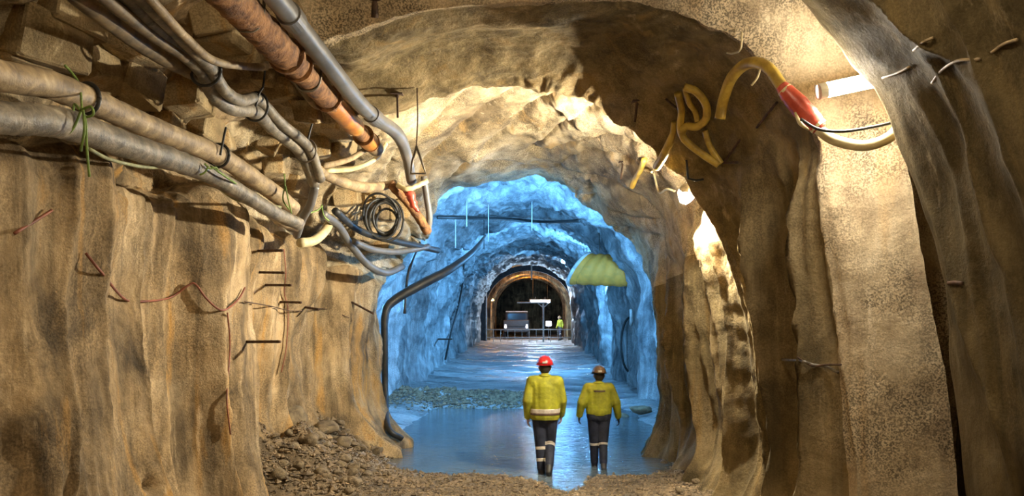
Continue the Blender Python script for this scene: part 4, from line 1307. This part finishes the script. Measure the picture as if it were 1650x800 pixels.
def remeshed(name, bm, voxel, smooth_it, mat, parent):
    me = bm.mesh(name + '_raw')
    o = bpy.data.objects.new(name + '_raw', me)
    TMP.collection.objects.link(o)
    m = o.modifiers.new('r', 'REMESH'); m.mode = 'VOXEL'; m.voxel_size = voxel; m.use_smooth_shade = True
    if smooth_it:
        s = o.modifiers.new('s', 'SMOOTH'); s.factor = .5; s.iterations = smooth_it
    TMP.view_layers[0].update()
    dg = TMP.view_layers[0].depsgraph
    dg.update()
    m2 = bpy.data.meshes.new_from_object(o.evaluated_get(dg))
    m2.name = name
    bpy.data.objects.remove(o)
    return link(name, m2, mat, parent)
def band(name, src, planes, mat, parent, out=.006, keep=None):
    """strip of cloth tape cut out of src between two planes [(co, no), (co, no)]"""
    bm = bmesh.new()
    bm.from_mesh(src.data)
    for co, no in planes:
        g = bm.verts[:] + bm.edges[:] + bm.faces[:]
        bmesh.ops.bisect_plane(bm, geom=g, plane_co=co, plane_no=no, clear_outer=True)
    if keep:
        bmesh.ops.delete(bm, geom=[f for f in bm.faces if not keep(f.calc_center_median())], context='FACES')
    bm.normal_update()
    for v in bm.verts:
        v.co += v.normal * out
    bmesh.ops.solidify(bm, geom=bm.faces[:], thickness=.004)
    return from_bm(name, bm, mat, parent)

def person(name, loc, rz, label, H, pose, jacket_hem, hat, glove, shirt_tucked=False, group=None):
    """figure walking towards +y; pose holds the joints, metres for a 1.75 m body"""
    k = H / 1.75
    J = {a: Vector(b) * k for a, b in pose.items()}
    hands = 'navy' if glove else 'skin'
    bm = Blob()
    # skeleton volume: trunk, neck, head, limbs
    capsule(bm, J['pelvis'] + Vector((-.07, 0, 0)) * k, J['pelvis'] + Vector((.07, 0, 0)) * k, .115 * k, .115 * k, 2)
    capsule(bm, J['pelvis'], J['chest'], .125 * k, .14 * k)
    capsule(bm, J['shl'] + (J['chest'] - J['shl']) * .4, J['shr'] + (J['chest'] - J['shr']) * .4, .085 * k, .085 * k)
    capsule(bm, J['chest'], J['neck'], .10 * k, .054 * k)
    capsule(bm, J['neck'], J['head'] - Vector((0, 0, .06)) * k, .056 * k, .056 * k, 3)
    hd = J['head']
    bm.ball(hd, .105 * k, (.80, .98, 1.10))
    bm.ball(hd + Vector((0, .035, -.06)) * k, .068 * k, (.85, .95, 1))
    bm.ball(hd + Vector((0, .107, -.02)) * k, .018 * k, (.8, 1, 1.5))                 # nose
    bm.ball(hd + Vector((0, .085, -.065)) * k, .022 * k, (1.2, .6, .45))              # mouth
    for s in (-1, 1):
        bm.ball(hd + Vector((s * .086, -.005, -.015)) * k, .03 * k, (.35, .7, 1.1))    # ears
        bm.ball(hd + Vector((s * .034, .088, .012)) * k, .015 * k, (1.1, .5, .6))     # brows
    for s, q_ in ((-1, 'l'), (1, 'r')):
        capsule(bm, J['sh' + q_], J['el' + q_], .052 * k, .042 * k)
        capsule(bm, J['el' + q_], J['wr' + q_], .042 * k, .028 * k)
        capsule(bm, J['hip' + q_], J['kn' + q_], .082 * k, .056 * k)
        capsule(bm, J['kn' + q_], J['an' + q_], .056 * k, .036 * k)
        # hand: palm, four fingers and a thumb
        dv = (J['wr' + q_] - J['el' + q_]).normalized()
        dv = (dv + Vector((0, 0, -.6))).normalized()
        fwd = Vector((0, 1, 0)); fwd = (fwd - dv * fwd.dot(dv)).normalized()
        inn = dv.cross(fwd).normalized() * (1 if dv.cross(fwd).x * -s > 0 else -1)
        w0 = J['wr' + q_]
        capsule(bm, w0 + dv * .02 * k + fwd * .018 * k, w0 + dv * .075 * k + fwd * .028 * k, .019 * k, .017 * k, 3)
        capsule(bm, w0 + dv * .02 * k - fwd * .014 * k, w0 + dv * .075 * k - fwd * .026 * k, .019 * k, .016 * k, 3)
        for fi, (o_, L_) in enumerate(((.034, .068), (.012, .076), (-.011, .072), (-.033, .056))):
            b0 = w0 + dv * .085 * k + fwd * o_ * k
            b1 = b0 + (dv * .9 + inn * .25).normalized() * L_ * .5 * k
            b2 = b1 + (dv * .6 + inn * .8).normalized() * L_ * .5 * k
            capsule(bm, b0, b1, .0095 * k, .009 * k, 3)
            capsule(bm, b1, b2, .009 * k, .008 * k, 3)
        t0 = w0 + dv * .03 * k + fwd * .03 * k
        t1 = t0 + (dv * .6 + fwd * .7 + inn * .3).normalized() * .04 * k
        capsule(bm, t0, t1, .013 * k, .011 * k, 3)
        capsule(bm, t1, t1 + (dv * .9 + inn * .4 + fwd * .15).normalized() * .032 * k, .011 * k, .009 * k, 3)
        # foot
        an = J['an' + q_]
        toe = J['toe' + q_]
        capsule(bm, an, an + (toe - an) * .5, .034 * k, .036 * k, 3)
        capsule(bm, an + (toe - an) * .5, toe, .036 * k, .028 * k, 3)
    body = remeshed(name, bm, .0085, 2, 'skin', None)
    if glove:
        body.data.materials.append(M['boot'])
        for p in body.data.polygons:
            if p.center.z < J['wrl'].z + .03 * k and p.center.z > .45 * k:
                p.material_index = 1
    body.location = loc
    body.rotation_euler = (0, 0, rz)
    tag(body, label, 'person', group)
    # trousers
    bm = Blob()
    capsule(bm, J['pelvis'] + Vector((-.075, -.012, 0)) * k, J['pelvis'] + Vector((.075, -.012, 0)) * k, .135 * k, .135 * k, 3)
    capsule(bm, J['pelvis'], J['pelvis'] + Vector((0, 0, .10)) * k, .15 * k, .145 * k, 2)
    for q_ in 'lr':
        capsule(bm, J['hip' + q_], J['kn' + q_], .108 * k, .079 * k)
        capsule(bm, J['kn' + q_], J['kn' + q_] + (J['an' + q_] - J['kn' + q_]) * .80, .078 * k, .066 * k)
    tr = remeshed('trousers', bm, .012, 3, 'navy', body)
    for q_ in 'lr':
        a, b = J['kn' + q_], J['an' + q_]
        dv = (b - a).normalized()
        sgn = -1 if q_ == 'l' else 1
        for t0, t1 in (pose_tape[q_] if (pose_tape := {'l': ((.06, .16), (.46, .57)), 'r': ((.04, .13),)} if not shirt_tucked else {'l': ((.02, .11),), 'r': ((.02, .11),)}) else ()):
            mid = (J['knl'].x + J['knr'].x) / 2
            band('reflective_band', tr, [(a + (b - a) * t0, -dv), (a + (b - a) * t1, dv)], 'tape', body, .004, lambda c, s=sgn, m=mid: (c.x - m) * s > 0)
    # boots
    for q_ in 'lr':
        bm = Blob()
        an, toe, kn = J['an' + q_], J['toe' + q_], J['kn' + q_]
        capsule(bm, an, an + (kn - an) * .45, .056 * k, .062 * k, 4)
        capsule(bm, an + Vector((0, -.035, -.025)) * k, an + (toe - an) * .5, .046 * k, .047 * k, 4)
        capsule(bm, an + (toe - an) * .5, toe, .047 * k, .038 * k, 4)
        bt = remeshed('boot', bm, .010, 2, 'boot', body)
    # jacket
    bm = Blob()
    hem = J['pelvis'] + Vector((0, -.005, jacket_hem)) * k
    capsule(bm, hem + Vector((-.065, 0, 0)) * k, J['chest'] + Vector((-.075, 0, -.02)) * k, .150 * k, .150 * k)
    capsule(bm, hem + Vector((.065, 0, 0)) * k, J['chest'] + Vector((.075, 0, -.02)) * k, .150 * k, .150 * k)
    capsule(bm, hem + Vector((0, -.01, 0)) * k, J['chest'] + Vector((0, -.01, 0)) * k, .158 * k, .168 * k)
    capsule(bm, J['shl'] + Vector((.04, 0, -.03)) * k, J['shr'] + Vector((-.04, 0, -.03)) * k, .118 * k, .118 * k)
    capsule(bm, J['chest'] + Vector((0, -.01, .05)) * k, J['neck'] + Vector((0, -.005, -.015)) * k, .13 * k, .075 * k)
    for q_ in 'lr':
        capsule(bm, J['sh' + q_], J['el' + q_], .085 * k, .077 * k)
        capsule(bm, J['el' + q_], J['el' + q_] + (J['wr' + q_] - J['el' + q_]) * .92, .075 * k, .058 * k)
    jk = remeshed('jacket', bm, .012, 3, 'hivis', body)
    # clean hem: cut the rounded bottom off and close it
    bm = bmesh.new(); bm.from_mesh(jk.data)
    zc = hem.z - .06 * k
    fl = [f for f in bm.faces]
    res = bmesh.ops.bisect_plane(bm, geom=bm.verts[:] + bm.edges[:] + bm.faces[:], plane_co=(0, 0, zc), plane_no=(0, 0, -1))
    arm_x = max(abs(J['hipl'].x), abs(J['hipr'].x)) + .13 * k
    bmesh.ops.delete(bm, geom=[f for f in bm.faces if f.calc_center_median().z < zc and abs(f.calc_center_median().x - J['pelvis'].x) < arm_x and not near_arm(f.calc_center_median(), J, k)], context='FACES')
    bm.to_mesh(jk.data); bm.free()
    if not shirt_tucked:
        zb = zc + .10 * k
        band('reflective_band', jk, [((0, 0, zb), (0, 0, -1)), ((0, 0, zb + .055 * k), (0, 0, 1))], 'tape', body, .006, lambda c: not near_arm(c, J, k))
        band('dark_band', jk, [((0, 0, zb - .03 * k), (0, 0, -1)), ((0, 0, zb), (0, 0, 1))], 'tapedark', body, .006, lambda c: not near_arm(c, J, k))
    else:
        # dark lettering patch between the shoulders
        zt = J['chest'].z + .03 * k
        band('back_print', jk, [((0, 0, zt), (0, 0, -1)), ((0, 0, zt + .03 * k), (0, 0, 1))], 'tapedark', body, .003, lambda c: c.y < J['chest'].y - .05 and abs(c.x - J['chest'].x) < .09 * k)
    # collar
    bm = bmesh.new()
    nk = J['neck']
    pts = [nk + Vector((.074 * math.cos(t), .074 * math.sin(t), .012)) * k for t in np.linspace(0, 2 * math.pi, 17)]
    add_tube(bm, pts, .018 * k, 8, 2)
    from_bm('collar', bm, 'hivis', body)
    # hair below the helmet
    bm = bmesh.new()
    add_ball(bm, hd + Vector((0, -.028, -.01)) * k, .098 * k, (.86, .85, 1.0), 20, 12)
    bmesh.ops.delete(bm, geom=[v for v in bm.verts if v.co.y > hd.y + .02 * k], context='VERTS')
    from_bm('hair', bm, 'hair', body)
    # helmet: shell, brim, ridge, band
    hm = {'red': 'redhat', 'brown': 'brownhat'}[hat]
    bm = bmesh.new()
    c = hd + Vector((0, 0, .035)) * k
    add_ball(bm, c, .128 * k, (.92, 1.08, .98), 24, 14)
    bmesh.ops.delete(bm, geom=[v for v in bm.verts if v.co.z < c.z - .005], context='VERTS')
    bmesh.ops.solidify(bm, geom=bm.faces[:], thickness=.004)
    hs = from_bm('helmet', bm, hm, body)
    bm = bmesh.new()
    n_ = 28
    ri = [bm.verts.new(c + Vector((.114 * math.cos(t), .134 * math.sin(t), .004)) * k) for t in np.linspace(0, 2 * math.pi, n_, endpoint=False)]
    ro = [bm.verts.new(c + Vector(((.136) * math.cos(t), (.155 + .03 * max(0, math.sin(t))) * math.sin(t), -.012)) * k) for t in np.linspace(0, 2 * math.pi, n_, endpoint=False)]
    for i in range(n_):
        bm.faces.new((ri[i], ri[(i + 1) % n_], ro[(i + 1) % n_], ro[i]))
    bmesh.ops.solidify(bm, geom=bm.faces[:], thickness=.005)
    from_bm('brim', bm, hm if hat == 'red' else 'whitehat', hs)
    tube('ridge', [c + Vector((0, .13 * math.cos(t), .122 * math.sin(t))) * k for t in np.linspace(.25, math.pi - .25, 9)], .012 * k, hm, hs, 8, 3)
    bm = bmesh.new()
    add_box(bm, c + Vector((0, -.133, .03)) * k, (.07 * k, .02, .03 * k), None, .004)
    from_bm('lamp_clip', bm, 'whitehat', hs)
    return body

def near_arm(c, J, k):
    for q_ in 'lr':
        for a, b in ((J['sh' + q_], J['el' + q_]), (J['el' + q_], J['wr' + q_])):
            t = max(0, min(1, (c - a).dot(b - a) / (b - a).length_squared))
            if (c - (a + (b - a) * t)).length < .088 * k:
                return True
    return False

POSE1 = {'pelvis': (0, 0, .94), 'chest': (0, .03, 1.30), 'neck': (0, .03, 1.47), 'head': (.0, .055, 1.61),
         'shl': (-.185, .02, 1.40), 'shr': (.185, .02, 1.40), 'ell': (-.245, -.04, 1.13), 'elr': (.245, .03, 1.13), 'wrl': (-.245, .06, .88), 'wrr': (.235, .16, .90),
         'hipl': (-.088, 0, .90), 'hipr': (.088, 0, .90), 'knl': (-.065, .02, .49), 'knr': (.075, .06, .50), 'anl': (-.045, -.03, .085), 'anr': (.055, -.22, .17),
         'toel': (-.05, .12, .04), 'toer': (.06, -.12, .045)}
POSE2 = {'pelvis': (0, 0, .95), 'chest': (0, .04, 1.30), 'neck': (0, .04, 1.46), 'head': (.01, .065, 1.60),
         'shl': (-.18, .03, 1.39), 'shr': (.18, .03, 1.39), 'ell': (-.285, -.03, 1.15), 'elr': (.285, .0, 1.15), 'wrl': (-.315, .06, .93), 'wrr': (.330, .09, .90),
         'hipl': (-.088, 0, .91), 'hipr': (.088, 0, .91), 'knl': (-.075, .05, .50), 'knr': (.07, .0, .49), 'anl': (-.06, .10, .09), 'anr': (.06, -.16, .12),
         'toel': (-.07, .25, .04), 'toer': (.065, -.03, .045)}
p1 = P(878, 754, 12.5)
person('person', (p1.x, p1.y, fh(p1.x, p1.y) - .0), -.02, 'person in a red helmet and yellow jacket with a pale waist band, walking away', 1.76, POSE1, -.02, 'red', False)
p2 = P(965, 746, 13.0)
w2 = person('person', (p2.x, p2.y, fh(p2.x, p2.y) - .0), .03, 'person in a brown helmet, plain yellow shirt and dark gloves, walking away', 1.60, POSE2, .06, 'brown', True, True)
# distant worker beyond the gate: same figure, same clothing
def copy_tree(o, parent=None):
    c = o.copy()
    COL.objects.link(c)
    c.parent = parent
    for ch in [x for x in bpy.data.objects if x.parent == o and x is not c]:
        copy_tree(ch, c)
    return c
w3 = copy_tree(w2)
w3.location = P(903, 545, 61.0)
w3.location.z = FZ
w3.rotation_euler = (0, 0, 2.2)
w3.scale = (1.08, 1.08, 1.08)
bpy.data.scenes.remove(TMP)
w3['label'] = 'distant person in yellow standing behind the far portal gate'
